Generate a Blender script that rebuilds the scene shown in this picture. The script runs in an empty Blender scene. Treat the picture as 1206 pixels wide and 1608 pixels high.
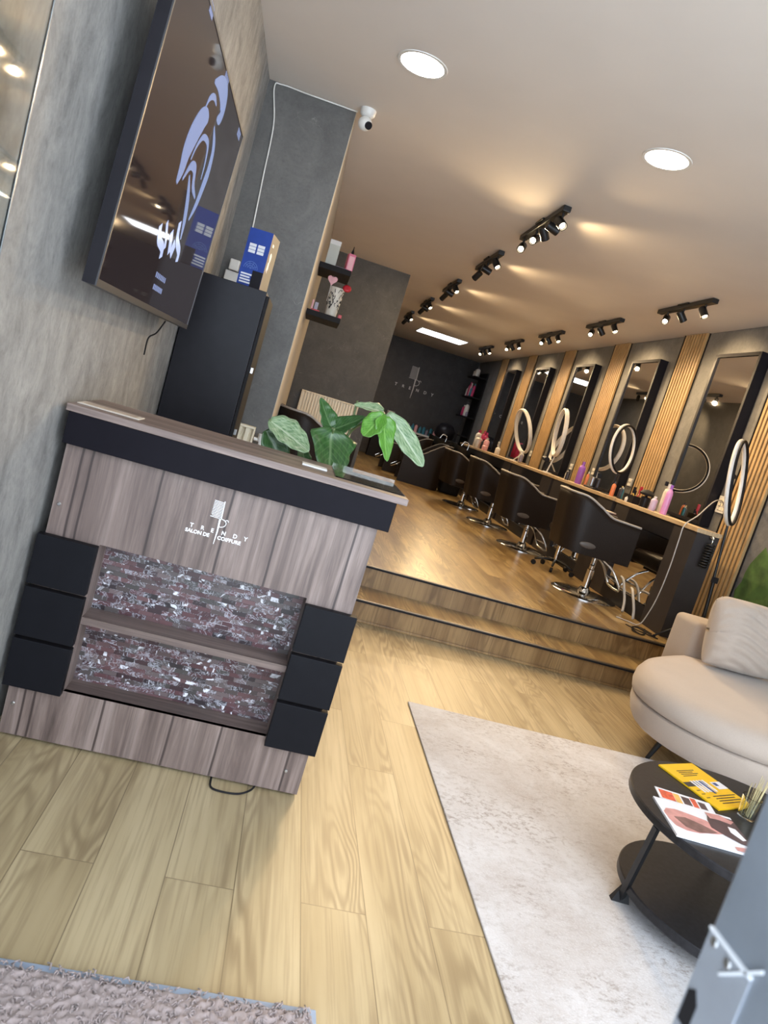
import bpy, bmesh, math, random
from mathutils import Vector, Matrix, Euler
random.seed(7)
PI = math.pi
SC = bpy.context.scene
COL = SC.collection

# ------------------------------------------------------------------ camera
cam_d = bpy.data.cameras.new('camera')
cam = bpy.data.objects.new('camera', cam_d)
COL.objects.link(cam)
YAW, PITCH, ROLL = math.radians(9.0168), math.radians(-7.7913), math.radians(16.9885)
fw = Vector((math.sin(YAW) * math.cos(PITCH), math.cos(YAW) * math.cos(PITCH), math.sin(PITCH)))
rt = Vector((math.cos(YAW), -math.sin(YAW), 0))
upv = rt.cross(fw)
r2 = rt * math.cos(ROLL) + upv * math.sin(ROLL)
u2 = -rt * math.sin(ROLL) + upv * math.cos(ROLL)
M = Matrix((r2, u2, -fw)).transposed().to_4x4()
M.translation = Vector((0, 0, 1.37))
cam.matrix_world = M
cam_d.sensor_fit = 'HORIZONTAL'
cam_d.sensor_width = 36
cam_d.lens = 1118.1 / 1206 * 36
cam_d.clip_start = 0.02
cam_d.clip_end = 100
cam_d.dof.use_dof = True
cam_d.dof.focus_distance = 3.6
cam_d.dof.aperture_fstop = 9.0
SC.camera = cam

# ------------------------------------------------------------------ view, world, light
SC.view_settings.view_transform = 'Standard'
SC.view_settings.look = 'None'
SC.view_settings.gamma = 1
SC.view_settings.use_curve_mapping = False
SC.view_settings.exposure = 0.0
SC.cycles.use_denoising = True
SC.cycles.max_bounces = 8
SC.cycles.sample_clamp_indirect = 6
W = bpy.data.worlds.new('world')
SC.world = W
W.use_nodes = True
bg = W.node_tree.nodes['Background']
bg.inputs[0].default_value = (0.76, 0.87, 1.0, 1)      # overcast daylight through the open shop front
bg.inputs[1].default_value = 6.5
SPOT_W = 78.0
SPOT_COL = (1.0, 0.72, 0.40)
DOWN_E = 30.0
PANEL_E = 9.0

ZC = 3.04      # ceiling
ZU = 0.31      # raised floor
XL, XR = -0.68, 3.73
XS = -0.14     # side wall past the pillar
YB = 16.4

# ------------------------------------------------------------------ materials
MATS = {}
def nmat(name):
    m = bpy.data.materials.new(name); m.use_nodes = True
    nt = m.node_tree
    return m, nt, nt.nodes['Principled BSDF']
def mat(name, col, rough=0.5, metal=0.0, emit=None, es=0.0, trans=0.0, spec=None, var=0.0, vscale=20, bump=0.0, coat=0.0, alpha=1.0):
    if name in MATS: return MATS[name]
    m, nt, b = nmat(name)
    b.inputs['Base Color'].default_value = (*col, 1)
    b.inputs['Roughness'].default_value = rough
    b.inputs['Metallic'].default_value = metal
    b.inputs['Transmission Weight'].default_value = trans
    b.inputs['Coat Weight'].default_value = coat
    if spec is not None: b.inputs['Specular IOR Level'].default_value = spec
    if emit:
        b.inputs['Emission Color'].default_value = (*emit, 1)
        b.inputs['Emission Strength'].default_value = es
    # every surface gets a little procedural variation
    tc = nt.nodes.new('ShaderNodeTexCoord')
    nz = nt.nodes.new('ShaderNodeTexNoise'); nz.inputs['Scale'].default_value = vscale; nz.inputs['Detail'].default_value = 5
    nt.links.new(tc.outputs['Object'], nz.inputs['Vector'])
    if var > 0:
        mx = nt.nodes.new('ShaderNodeMix'); mx.data_type = 'RGBA'
        mx.inputs['A'].default_value = (*[c * (1 - var) for c in col], 1)
        mx.inputs['B'].default_value = (*[min(1, c * (1 + var)) for c in col], 1)
        rp = nt.nodes.new('ShaderNodeMapRange'); rp.inputs[1].default_value = .3; rp.inputs[2].default_value = .7
        nt.links.new(nz.outputs['Fac'], rp.inputs[0]); nt.links.new(rp.outputs[0], mx.inputs['Factor'])
        nt.links.new(mx.outputs['Result'], b.inputs['Base Color'])
    if bump > 0:
        bp = nt.nodes.new('ShaderNodeBump'); bp.inputs['Strength'].default_value = bump; bp.inputs['Distance'].default_value = .01
        nt.links.new(nz.outputs['Fac'], bp.inputs['Height']); nt.links.new(bp.outputs[0], b.inputs['Normal'])
    MATS[name] = m
    return m

class G:
    """tiny node-graph helper"""
    def __init__(s, name):
        s.m, s.nt, s.b = nmat(name)
        s.tc = s.nt.nodes.new('ShaderNodeTexCoord')
    def L(s, a, b): s.nt.links.new(a, b)
    def map(s, scale=(1, 1, 1), rot=(0, 0, 0), loc=(0, 0, 0), src=None, kind='Object'):
        n = s.nt.nodes.new('ShaderNodeMapping')
        n.inputs['Scale'].default_value = scale; n.inputs['Rotation'].default_value = rot; n.inputs['Location'].default_value = loc
        s.L(src if src else s.tc.outputs[kind], n.inputs['Vector']); return n.outputs[0]
    def noise(s, vec, scale, detail=4, rough=.5, dist=0.0):
        n = s.nt.nodes.new('ShaderNodeTexNoise'); n.inputs['Scale'].default_value = scale; n.inputs['Detail'].default_value = detail
        n.inputs['Roughness'].default_value = rough; n.inputs['Distortion'].default_value = dist
        s.L(vec, n.inputs['Vector']); return n.outputs['Fac']
    def voro(s, vec, scale, feature='DISTANCE_TO_EDGE'):
        n = s.nt.nodes.new('ShaderNodeTexVoronoi'); n.feature = feature; n.inputs['Scale'].default_value = scale
        s.L(vec, n.inputs['Vector']); return n.outputs['Distance']
    def ramp(s, f, stops):
        n = s.nt.nodes.new('ShaderNodeValToRGB'); cr = n.color_ramp
        while len(cr.elements) < len(stops): cr.elements.new(.5)
        for e, (p, c) in zip(cr.elements, stops):
            e.position = p; e.color = (*c, 1) if len(c) == 3 else c
        s.L(f, n.inputs[0]); return n.outputs[0]
    def rng(s, f, a, b, c=0, d=1):
        n = s.nt.nodes.new('ShaderNodeMapRange')
        for i, v in zip((1, 2, 3, 4), (a, b, c, d)): n.inputs[i].default_value = v
        s.L(f, n.inputs[0]); return n.outputs[0]
    def math(s, op, a, b=None):
        n = s.nt.nodes.new('ShaderNodeMath'); n.operation = op
        for i, v in enumerate((a, b)):
            if v is None: continue
            if isinstance(v, (int, float)): n.inputs[i].default_value = v
            else: s.L(v, n.inputs[i])
        return n.outputs[0]
    def mix(s, f, a, b, mode='MIX'):
        n = s.nt.nodes.new('ShaderNodeMix'); n.data_type = 'RGBA'; n.blend_type = mode
        for k, v in (('Factor', f), ('A', a), ('B', b)):
            if isinstance(v, (int, float)): n.inputs[k].default_value = v
            elif isinstance(v, tuple): n.inputs[k].default_value = (*v, 1)
            else: s.L(v, n.inputs[k])
        return n.outputs['Result']
    def sep(s, vec):
        n = s.nt.nodes.new('ShaderNodeSeparateXYZ'); s.L(vec, n.inputs[0]); return n.outputs
    def bump(s, h, st=.3, d=.005):
        n = s.nt.nodes.new('ShaderNodeBump'); n.inputs['Strength'].default_value = st; n.inputs['Distance'].default_value = d
        s.L(h, n.inputs['Height']); s.L(n.outputs[0], s.b.inputs['Normal'])
    def out(s, col, rough=.5, **k):
        s.L(col, s.b.inputs['Base Color'])
        if isinstance(rough, (int, float)): s.b.inputs['Roughness'].default_value = rough
        else: s.L(rough, s.b.inputs['Roughness'])
        for kk, v in k.items(): s.b.inputs[kk.replace('_', ' ')].default_value = v
        return s.m

def plank_mat(name, light, mid, dark, L=1.3, Wd=.19, rot=PI / 2, rough=.38, grain=1.0, plane='XY'):
    """laminate boards: long axis along world Y when rot = 90 deg"""
    g = G(name)
    src = g.tc.outputs['Object']
    if plane == 'XZ': src = g.map(rot=(PI / 2, 0, 0))
    v = g.map(rot=(0, 0, rot), src=src)
    br = g.nt.nodes.new('ShaderNodeTexBrick')
    br.offset = .37; br.squash = 1
    br.inputs['Color1'].default_value = (0, 0, 0, 1); br.inputs['Color2'].default_value = (1, 1, 1, 1); br.inputs['Mortar'].default_value = (.5, .5, .5, 1)
    br.inputs['Scale'].default_value = 1; br.inputs['Brick Width'].default_value = L; br.inputs['Row Height'].default_value = Wd
    br.inputs['Mortar Size'].default_value = .0016; br.inputs['Mortar Smooth'].default_value = .2
    g.L(v, br.inputs['Vector'])
    rnd = br.outputs['Color']
    # shift the grain in every board
    add = g.nt.nodes.new('ShaderNodeVectorMath'); add.operation = 'MULTIPLY_ADD'
    g.L(rnd, add.inputs[0]); add.inputs[1].default_value = (7, 13, 5); g.L(v, add.inputs[2])
    vv = add.outputs[0]
    n1 = g.noise(g.map(scale=(.9, 6.5, 1), src=vv), 1.0, 2, .5, .3)
    rings = g.math('SINE', g.math('MULTIPLY', n1, 95.0 * grain))
    rings = g.rng(rings, -1, 1)
    mask = g.rng(g.noise(g.map(scale=(.8, 4.5, 1), loc=(3, 3, 0), src=vv), 1.0, 2), .42, .62)
    fine = g.noise(g.map(scale=(2.2, 85, 1), src=vv), 1.0, 5, .6)
    broad = g.noise(g.map(scale=(1.0, 7, 1), loc=(9, 1, 0), src=vv), 1.0, 3)
    c = g.mix(g.rng(broad, .36, .64), light, mid)
    c = g.mix(g.math('MULTIPLY', mask, g.math('MULTIPLY', g.rng(rings, .2, 1), .72)), c, dark)
    c = g.mix(g.math('MULTIPLY', g.rng(fine, .47, .68), .45), c, dark)
    c = g.mix(g.math('MULTIPLY', g.rng(g.sep(rnd)[0], 0, 1), .30), c, mid)
    c = g.mix(g.math('MULTIPLY', br.outputs['Fac'], .6), c, tuple(x * .5 for x in dark))
    g.bump(g.math('MULTIPLY', fine, 1.0), .12, .002)
    return g.out(c, rough)

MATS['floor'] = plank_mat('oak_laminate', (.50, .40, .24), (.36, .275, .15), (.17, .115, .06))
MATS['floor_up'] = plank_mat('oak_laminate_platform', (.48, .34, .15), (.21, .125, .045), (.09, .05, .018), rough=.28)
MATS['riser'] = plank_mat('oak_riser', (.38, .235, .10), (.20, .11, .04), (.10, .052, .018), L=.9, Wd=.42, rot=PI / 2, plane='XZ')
MATS['worktop'] = plank_mat('oak_worktop', (.62, .47, .29), (.55, .40, .24), (.35, .23, .12), L=9, Wd=2)

def desk_wood(name, axis='Z', seams=()):
    g = G(name)
    s3 = {'Z': (14, 14, .9), 'X': (.9, 14, 14)}[axis]
    v = g.map(scale=s3)
    n1 = g.noise(v, 1.0, 6, .65, .6)
    n2 = g.noise(g.map(scale={'Z': (70, 70, 2.2), 'X': (2.2, 70, 70)}[axis]), 1.0, 5, .7)
    n3 = g.noise(g.map(), 4.0, 3)
    c = g.ramp(n1, [(.30, (.042, .028, .024)), (.43, (.125, .087, .074)), (.56, (.215, .158, .136)), (.75, (.32, .25, .222))])
    c = g.mix(g.math('MULTIPLY', g.rng(n2, .44, .66), .62), c, (.06, .04, .034))
    c = g.mix(g.math('MULTIPLY', g.rng(n3, .4, .7), .3), c, (.16, .115, .10))
    if seams:
        x = g.sep(g.map())[0]
        wob = g.math('MULTIPLY', g.math('SUBTRACT', g.noise(g.map(scale=(1, 1, 4)), 1.0, 2), .5), .012)
        x = g.math('ADD', x, wob)
        d = None
        for sx in seams:
            a = g.math('ABSOLUTE', g.math('SUBTRACT', x, sx))
            d = a if d is None else g.math('MINIMUM', d, a)
        f = g.rng(d, .0022, .0052, 1, 0)
        c = g.mix(g.math('MULTIPLY', f, .9), c, (.03, .018, .016))
    g.bump(n2, .15, .002)
    return g.out(c, .5)
MATS['desk'] = desk_wood('weathered_wood', 'Z', (-.451, -.420, -.203, .023, .189, .435))
MATS['deskh'] = desk_wood('weathered_wood_horizontal', 'X')

def mosaic():
    g = G('stone_mosaic')
    v = g.map(rot=(PI / 2, 0, 0))
    br = g.nt.nodes.new('ShaderNodeTexBrick')
    br.inputs['Color1'].default_value = (0, 0, 0, 1); br.inputs['Color2'].default_value = (1, 1, 1, 1); br.inputs['Mortar'].default_value = (0, 0, 0, 1)
    br.inputs['Scale'].default_value = 1; br.inputs['Brick Width'].default_value = .046; br.inputs['Row Height'].default_value = .0158
    br.inputs['Mortar Size'].default_value = .0005; br.offset = .43
    g.L(v, br.inputs['Vector'])
    rnd = g.sep(br.outputs['Color'])[0]
    add = g.nt.nodes.new('ShaderNodeVectorMath'); add.operation = 'MULTIPLY_ADD'
    g.L(br.outputs['Color'], add.inputs[0]); add.inputs[1].default_value = (3, 1.5, 2); g.L(v, add.inputs[2])
    c = g.ramp(rnd, [(0, (.02, .016, .018)), (.3, (.075, .03, .034)), (.55, (.12, .06, .062)), (.8, (.05, .045, .042)), (1, (.14, .10, .10))])
    n = g.noise(add.outputs[0], 24, 4, .6, 2.0)
    a = g.math('ABSOLUTE', g.math('SUBTRACT', n, .5))
    f = g.rng(a, .012, .045, 1, 0)
    blot = g.rng(g.noise(add.outputs[0], 17, 3, .55, 1.4), .62, .67)
    f2 = g.math('MULTIPLY', f, g.rng(g.noise(add.outputs[0], 9, 2), .46, .58))
    c = g.mix(g.math('MULTIPLY', f2, .8), c, (.36, .36, .40))
    c = g.mix(g.math('MULTIPLY', blot, .9), c, (.68, .68, .72))
    g.bump(rnd, .5, .004)
    return g.out(c, .3)
MATS['mosaic'] = mosaic()

def concrete(name, c0, c1, c2, vein=0.0, rough=.75, stretch=(1, 1, 1), sc=5, veincol=(.4, .38, .35)):
    g = G(name)
    v = g.map(scale=stretch)
    n = g.noise(v, sc, 9, .72, .5)
    n2 = g.noise(v, sc * 11, 5, .75)
    c = g.ramp(n, [(.3, c0), (.5, c1), (.7, c2)])
    c = g.mix(g.math('MULTIPLY', g.rng(n2, .52, .68), .5), c, tuple(x * .6 for x in c0))
    n3 = g.noise(v, sc * 22, 3, .7)
    c = g.mix(g.math('MULTIPLY', g.rng(n3, .5, .72), .3), c, tuple(min(1, x * 1.25) for x in c2))
    if vein > 0:
        w = g.nt.nodes.new('ShaderNodeVectorMath'); w.operation = 'MULTIPLY_ADD'
        nn = g.nt.nodes.new('ShaderNodeTexNoise'); nn.inputs['Scale'].default_value = 3; nn.inputs['Detail'].default_value = 4
        g.L(g.map(), nn.inputs['Vector'])
        g.L(nn.outputs['Color'], w.inputs[0]); w.inputs[1].default_value = (.5, .5, .5); g.L(g.map(), w.inputs[2])
        e = g.voro(w.outputs[0], 6.5)
        f = g.rng(e, .0, .006, 1, 0)
        k = g.rng(g.noise(g.map(loc=(4, 2, 1)), 6.5, 4), .54, .64)
        c = g.mix(g.math('MULTIPLY', g.math('MULTIPLY', f, k), vein), c, veincol)
    g.bump(n2, .25, .004)
    return g.out(c, rough)
MATS['wall_left'] = concrete('striated_grey_wallpaper', (.15, .145, .14), (.27, .26, .245), (.38, .365, .34), stretch=(1.5, 1.5, .8), sc=7)
MATS['wall_dark'] = concrete('dark_stone_wallpaper', (.075, .072, .068), (.105, .101, .096), (.14, .134, .126), vein=.4, rough=.55)
MATS['wall_rad'] = concrete('dark_flecked_wallpaper', (.042, .040, .037), (.058, .055, .051), (.08, .076, .07), vein=.45, rough=.6)
MATS['wall_back'] = concrete('charcoal_wallpaper', (.028, .025, .025), (.038, .034, .034), (.05, .045, .045), vein=.35, rough=.6)
MATS['wall_right'] = concrete('grey_wallpaper', (.115, .113, .112), (.16, .157, .155), (.21, .205, .20), rough=.7, sc=4)

def rug_mat():
    g = G('distressed_rug')
    v = g.map()
    a = g.noise(v, 2.6, 6, .65, .4); b = g.noise(g.map(scale=(1, 1.5, 1)), 34, 7, .78, .3); d = g.noise(v, 120, 3, .8)
    c = g.mix(g.rng(a, .35, .62), (.50, .455, .43), (.64, .62, .62))
    worn = g.rng(g.noise(g.map(loc=(2.3, 5.1, 0)), 3.4, 4, .6), .46, .66)
    f = g.math('MULTIPLY', g.rng(b, .50, .60), g.math('ADD', g.math('MULTIPLY', worn, .55), .22))
    c = g.mix(f, c, (.27, .215, .18))
    c = g.mix(g.math('MULTIPLY', g.rng(d, .5, .68), .35), c, (.74, .73, .74))
    g.bump(d, .6, .004)
    return g.out(c, .95)
MATS['rug'] = rug_mat()

def leaf_mat(name, a, b, vein):
    g = G(name)
    uv = g.tc.outputs['UV']
    s = g.sep(uv)
    u = g.math('ABSOLUTE', g.math('SUBTRACT', s[0], .5))
    lat = g.math('SINE', g.math('ADD', g.math('MULTIPLY', s[1], 60.0), g.math('MULTIPLY', u, -42.0)))
    f = g.rng(lat, .55, 1)
    n = g.noise(g.map(scale=(6, 2.5, 1), kind='UV'), 3, 5)
    c = g.mix(g.rng(n, .35, .65), a, b)
    c = g.mix(g.math('MULTIPLY', f, .32), c, vein)
    c = g.mix(g.rng(u, .012, .04, .9, 0), c, vein)
    m = g.out(c, .35)
    g.b.inputs['Subsurface Weight'].default_value = 0
    return m
MATS['leaf_green'] = leaf_mat('bright_leaf', (.05, .17, .015), (.10, .26, .03), (.18, .36, .08))
MATS['leaf_dark'] = leaf_mat('dark_leaf', (.016, .060, .012), (.04, .11, .025), (.12, .19, .08))
MATS['leaf_pale'] = leaf_mat('variegated_leaf', (.07, .15, .055), (.27, .35, .20), (.38, .43, .30))

def fabric(name, col, sc=260):
    g = G(name)
    n = g.noise(g.map(), sc, 2, .6); n2 = g.noise(g.map(), 7, 3)
    c = g.mix(g.math('MULTIPLY', g.rng(n, .35, .65), .22), col, tuple(x * .7 for x in col))
    c = g.mix(g.math('MULTIPLY', g.rng(n2, .35, .7), .18), c, tuple(min(1, x * 1.15) for x in col))
    g.bump(n, .35, .002)
    g.b.inputs['Sheen Weight'].default_value = .25
    return g.out(c, .9)
MATS['sofa'] = fabric('beige_fabric', (.43, .355, .295))
MATS['mat'] = fabric('mauve_shag', (.33, .265, .25), 120)

black = mat('black_lacquer', (.012, .011, .014), .38, var=.1, spec=.2)
blackmatt = mat('black_matt', (.014, .013, .014), .6, var=.1, spec=.15)
blacktile = mat('black_satin_tile', (.008, .008, .010), .45, var=.08, spec=.09)
blackband = mat('black_satin_band', (.007, .006, .009), .5, var=.08, spec=.08)
blackmetal = mat('black_metal', (.015, .015, .016), .4, .3, var=.1)
tableblack = mat('black_ash', (.020, .019, .021), .33, spec=.25, var=.3, vscale=60)
leather = mat('black_leather', (.017, .0115, .0085), .42, spec=.16, var=.15, vscale=90, bump=.15)
piping = mat('grey_piping', (.34, .32, .30), .5, var=.1)
chrome = mat('chrome', (.75, .74, .72), .12, 1.0)
steel = mat('brushed_steel', (.5, .5, .5), .3, 1.0, var=.1)
alu = mat('blue_grey_aluminium', (.20, .22, .25), .42, .3, var=.15, vscale=14)
nosing = mat('bronze_nosing', (.16, .13, .10), .35, .8, var=.1)
alulite = mat('bright_zinc', (.34, .36, .40), .35, .4, var=.1)
ceilm = mat('ceiling_paint', (.70, .64, .58), .85, var=.02, vscale=3)
creamwall = mat('cream_wall_paint', (.42, .38, .32), .8, var=.05)
cream = mat('cream_enamel', (.80, .72, .55), .4, var=.04)
white = mat('white_plastic', (.72, .70, .66), .4, var=.04)
whitelet = mat('white_lettering', (.85, .85, .87), .4, var=.02)
greylet = mat('silver_lettering', (.62, .58, .54), .4, var=.02)
glass = mat('clear_glass', (.93, .97, .95), .02, trans=1.0)
acrylic = mat('clear_acrylic', (.97, .97, .9), .03, trans=1.0)
mirror = mat('mirror_silver', (.78, .78, .78), .015, 1.0)
slat = mat('oak_slats', (.42, .27, .12), .5, var=.12, vscale=6)
MATS['slat'] = slat
lampglow = mat('lamp_lens', (1, .9, .75), .4, emit=(1.0, .80, .52), es=40)
lampdim = mat('lamp_lens_side', (1, .9, .75), .4, emit=(1.0, .78, .5), es=5)
downglow = mat('downlight_disc', (1, 1, 1), .4, emit=(1.0, .93, .82), es=DOWN_E)
panelglow = mat('light_panel_diffuser', (1, 1, 1), .4, emit=(.92, .95, 1.0), es=PANEL_E)
ringwhite = mat('ring_diffuser', (.80, .76, .70), .45, var=.03)
stemm = mat('plant_stem', (.10, .14, .05), .5, var=.2)
terrac = mat('dark_pot', (.05, .045, .04), .6, var=.2)
green_art = mat('painted_leaf_green', (.060, .125, .028), .8, var=.4, vscale=9)

# ------------------------------------------------------------------ geometry helpers
def B(): return bmesh.new()
def box(bm, x0, x1, y0, y1, z0, z1, bev=0.0, seg=2, mtx=None):
    vs = [bm.verts.new((x, y, z)) for x in (x0, x1) for y in (y0, y1) for z in (z0, z1)]
    idx = [(0, 1, 3, 2), (4, 6, 7, 5), (0, 4, 5, 1), (2, 3, 7, 6), (0, 2, 6, 4), (1, 5, 7, 3)]
    fs = [bm.faces.new([vs[i] for i in f]) for f in idx]
    if bev > 0:
        es = list({e for f in fs for e in f.edges})
        r = bmesh.ops.bevel(bm, geom=es, offset=bev, segments=seg, affect='EDGES', profile=.5)
        vs = list({v for f in r['faces'] for v in f.verts} | {v for v in vs if v.is_valid})
    if mtx is not None:
        bmesh.ops.transform(bm, matrix=mtx, verts=[v for v in vs if v.is_valid])
    return bm
def frame_of(d):
    d = Vector(d).normalized()
    a = Vector((0, 0, 1)) if abs(d.z) < .95 else Vector((1, 0, 0))
    x = d.cross(a).normalized(); y = d.cross(x).normalized()
    return x, y
def tube(bm, pts, r, seg=10, cap=True, closed=False):
    pts = [Vector(p) for p in pts]
    n = len(pts)
    rr = r if isinstance(r, (list, tuple)) else [r] * n
    rings = []
    px = None
    for i, p in enumerate(pts):
        if closed: d = pts[(i + 1) % n] - pts[i - 1]
        else: d = pts[min(i + 1, n - 1)] - pts[max(i - 1, 0)]
        d.normalize()
        if px is None: x, y = frame_of(d)
        else:
            x = (px - d * px.dot(d)).normalized(); y = d.cross(x).normalized()
        px = x
        rings.append([bm.verts.new(p + (x * math.cos(a) + y * math.sin(a)) * rr[i]) for a in [2 * PI * k / seg for k in range(seg)]])
    m = n if closed else n - 1
    for i in range(m):
        a, b = rings[i], rings[(i + 1) % n]
        off = 0
        if closed and i == n - 1:
            off = min(range(seg), key=lambda o: (a[0].co - b[o].co).length)
        for k in range(seg):
            bm.faces.new([a[k], a[(k + 1) % seg], b[(k + 1 + off) % seg], b[(k + off) % seg]])
    if cap and not closed:
        bm.faces.new(rings[0][::-1]); bm.faces.new(rings[-1])
    return bm
def cyl(bm, p0, p1, r0, r1=None, seg=20):
    return tube(bm, [p0, p1], [r0, r1 if r1 is not None else r0], seg)
def lathe(bm, prof, c=(0, 0, 0), seg=32, mtx=None, cap=True):
    """prof: (r, z) list from bottom to top"""
    rings = []
    new = []
    for r, z in prof:
        if r < 1e-5:
            v = bm.verts.new((c[0], c[1], c[2] + z)); rings.append([v]); new.append(v)
        else:
            ring = [bm.verts.new((c[0] + r * math.cos(2 * PI * k / seg), c[1] + r * math.sin(2 * PI * k / seg), c[2] + z)) for k in range(seg)]
            rings.append(ring); new += ring
    for a, b in zip(rings, rings[1:]):
        if len(a) == 1 and len(b) == 1: continue
        for k in range(seg):
            k2 = (k + 1) % seg
            if len(a) == 1: bm.faces.new([a[0], b[k2], b[k]])
            elif len(b) == 1: bm.faces.new([a[k], a[k2], b[0]])
            else: bm.faces.new([a[k], a[k2], b[k2], b[k]])
    if cap and len(rings[0]) > 1: bm.faces.new(rings[0][::-1])
    if cap and len(rings[-1]) > 1: bm.faces.new(rings[-1])
    if mtx is not None: bmesh.ops.transform(bm, matrix=mtx, verts=new)
    return bm
def prism(bm, outline, z0, z1, bev=0.0, seg=2, mtx=None):
    a = [bm.verts.new((x, y, z0)) for x, y in outline]; b = [bm.verts.new((x, y, z1)) for x, y in outline]
    n = len(a)
    bm.faces.new(a[::-1]); bm.faces.new(b)
    for i in range(n): bm.faces.new([a[i], a[(i + 1) % n], b[(i + 1) % n], b[i]])
    new = a + b
    if bev:
        es = [e for v in a + b for e in v.link_edges if (e.verts[0] in a) == (e.verts[1] in a)]
        r = bmesh.ops.bevel(bm, geom=list(set(es)), offset=bev, segments=seg, affect='EDGES', profile=.5)
        new = list({v for f in r['faces'] for v in f.verts} | {v for v in new if v.is_valid})
    if mtx is not None: bmesh.ops.transform(bm, matrix=mtx, verts=new)
    return bm
def poly(bm, pts):
    bm.faces.new([bm.verts.new(p) for p in pts]); return bm
def obj(name, bm, m, parent=None, smooth=False, auto=None, loc=None):
    bmesh.ops.recalc_face_normals(bm, faces=bm.faces[:])
    me = bpy.data.meshes.new(name); bm.to_mesh(me); bm.free()
    mm = m if not isinstance(m, str) else MATS[m]
    me.materials.append(mm)
    if smooth:
        for p in me.polygons: p.use_smooth = True
        if auto is not None:
            me.set_sharp_from_angle(angle=math.radians(auto))
    o = bpy.data.objects.new(name, me); COL.objects.link(o)
    if parent is not None: o.parent = parent
    if loc is not None: o.location = loc
    return o
def tag(o, label, cat, group=None):
    o['label'] = label; o['category'] = cat
    if group: o['group'] = group
    return o
def thing(name, label, cat, loc=(0, 0, 0), rz=0, group=None):
    o = bpy.data.objects.new(name, None); COL.objects.link(o)
    o.empty_display_size = .1
    o.location = loc; o.rotation_euler = (0, 0, rz)
    return tag(o, label, cat, group)
def struct(name, bm, m, **k):
    o = obj(name, bm, m, **k); o['kind'] = 'structure'; return o
def dup(root, loc, rz, label, group=None):
    def cp(o, par):
        c = o.copy(); COL.objects.link(c); c.parent = par
        for ch in o.children: cp(ch, c)
        return c
    r = cp(root, None); r.location = loc; r.rotation_euler = (0, 0, rz); r['label'] = label
    if group: r['group'] = group
    return r
def text_obj(name, txt, origin, xd, yd, size, m, parent, bold=0.0, depth=.0008, spacing=1.0, align='LEFT'):
    cu = bpy.data.curves.new(name, 'FONT'); cu.body = txt; cu.size = size; cu.offset = bold; cu.extrude = depth; cu.space_character = spacing; cu.align_x = align
    t = bpy.data.objects.new(name, cu); COL.objects.link(t)
    me = bpy.data.meshes.new_from_object(t)
    bpy.data.objects.remove(t)
    xd = Vector(xd).normalized(); yd = Vector(yd).normalized(); zd = xd.cross(yd)
    mt = Matrix((xd, yd, zd)).transposed().to_4x4(); mt.translation = Vector(origin)
    me.transform(mt); me.materials.clear(); me.materials.append(m)
    o = bpy.data.objects.new(name, me); COL.objects.link(o)
    if parent is not None: o.parent = parent
    return o
def strip(bm, pts, w, xd, yd, org, t=.0008):
    """flat ribbon through 2D pts (x along xd, y along yd), real thickness t"""
    xd = Vector(xd).normalized(); yd = Vector(yd).normalized(); zd = xd.cross(yd); org = Vector(org)
    n = len(pts); ww = w if isinstance(w, (list, tuple)) else [w] * n
    L, R = [], []
    for i in range(n):
        a = Vector(pts[max(i - 1, 0)]); b = Vector(pts[min(i + 1, n - 1)]); d = (b - a).normalized(); nn = Vector((-d.y, d.x))
        L.append(Vector(pts[i]) + nn * ww[i] / 2); R.append(Vector(pts[i]) - nn * ww[i] / 2)
    f = lambda q, h: bm.verts.new(org + xd * q.x + yd * q.y + zd * h)
    Lt = [f(q, t) for q in L]; Rt = [f(q, t) for q in R]; Lb = [f(q, 0) for q in L]; Rb = [f(q, 0) for q in R]
    for i in range(n - 1):
        bm.faces.new([Lt[i], Rt[i], Rt[i + 1], Lt[i + 1]]); bm.faces.new([Lb[i], Lb[i + 1], Rb[i + 1], Rb[i]])
        bm.faces.new([Lt[i], Lt[i + 1], Lb[i + 1], Lb[i]]); bm.faces.new([Rt[i], Rb[i], Rb[i + 1], Rt[i + 1]])
    bm.faces.new([Lt[0], Lb[0], Rb[0], Rt[0]]); bm.faces.new([Lt[-1], Rt[-1], Rb[-1], Lb[-1]])
    return bm
def bez(p, n=12):
    """Catmull-Rom through points"""
    p = [Vector(q) for q in p]; out = []
    q = [p[0] * 2 - p[1]] + p + [p[-1] * 2 - p[-2]]
    for i in range(1, len(q) - 2):
        for k in range(n):
            t = k / n
            out.append(.5 * ((2 * q[i]) + (-q[i - 1] + q[i + 1]) * t + (2 * q[i - 1] - 5 * q[i] + 4 * q[i + 1] - q[i + 2]) * t * t + (-q[i - 1] + 3 * q[i] - 3 * q[i + 1] + q[i + 2]) * t ** 3))
    out.append(p[-1]); return out
def objw(name, bm, m, parent, **k):
    """mesh given in world coordinates, stored relative to its (unrotated) thing"""
    p = parent; off = Vector((0, 0, 0))
    while p is not None: off += p.location; p = p.parent
    bmesh.ops.translate(bm, vec=-off, verts=bm.verts[:])
    return obj(name, bm, m, parent, **k)
def textw(name, txt, origin, xd, yd, size, m, parent, **k):
    off = Vector((0, 0, 0)); p = parent
    while p is not None: off += p.location; p = p.parent
    return text_obj(name, txt, Vector(origin) - off, xd, yd, size, m, parent, **k)

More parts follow.
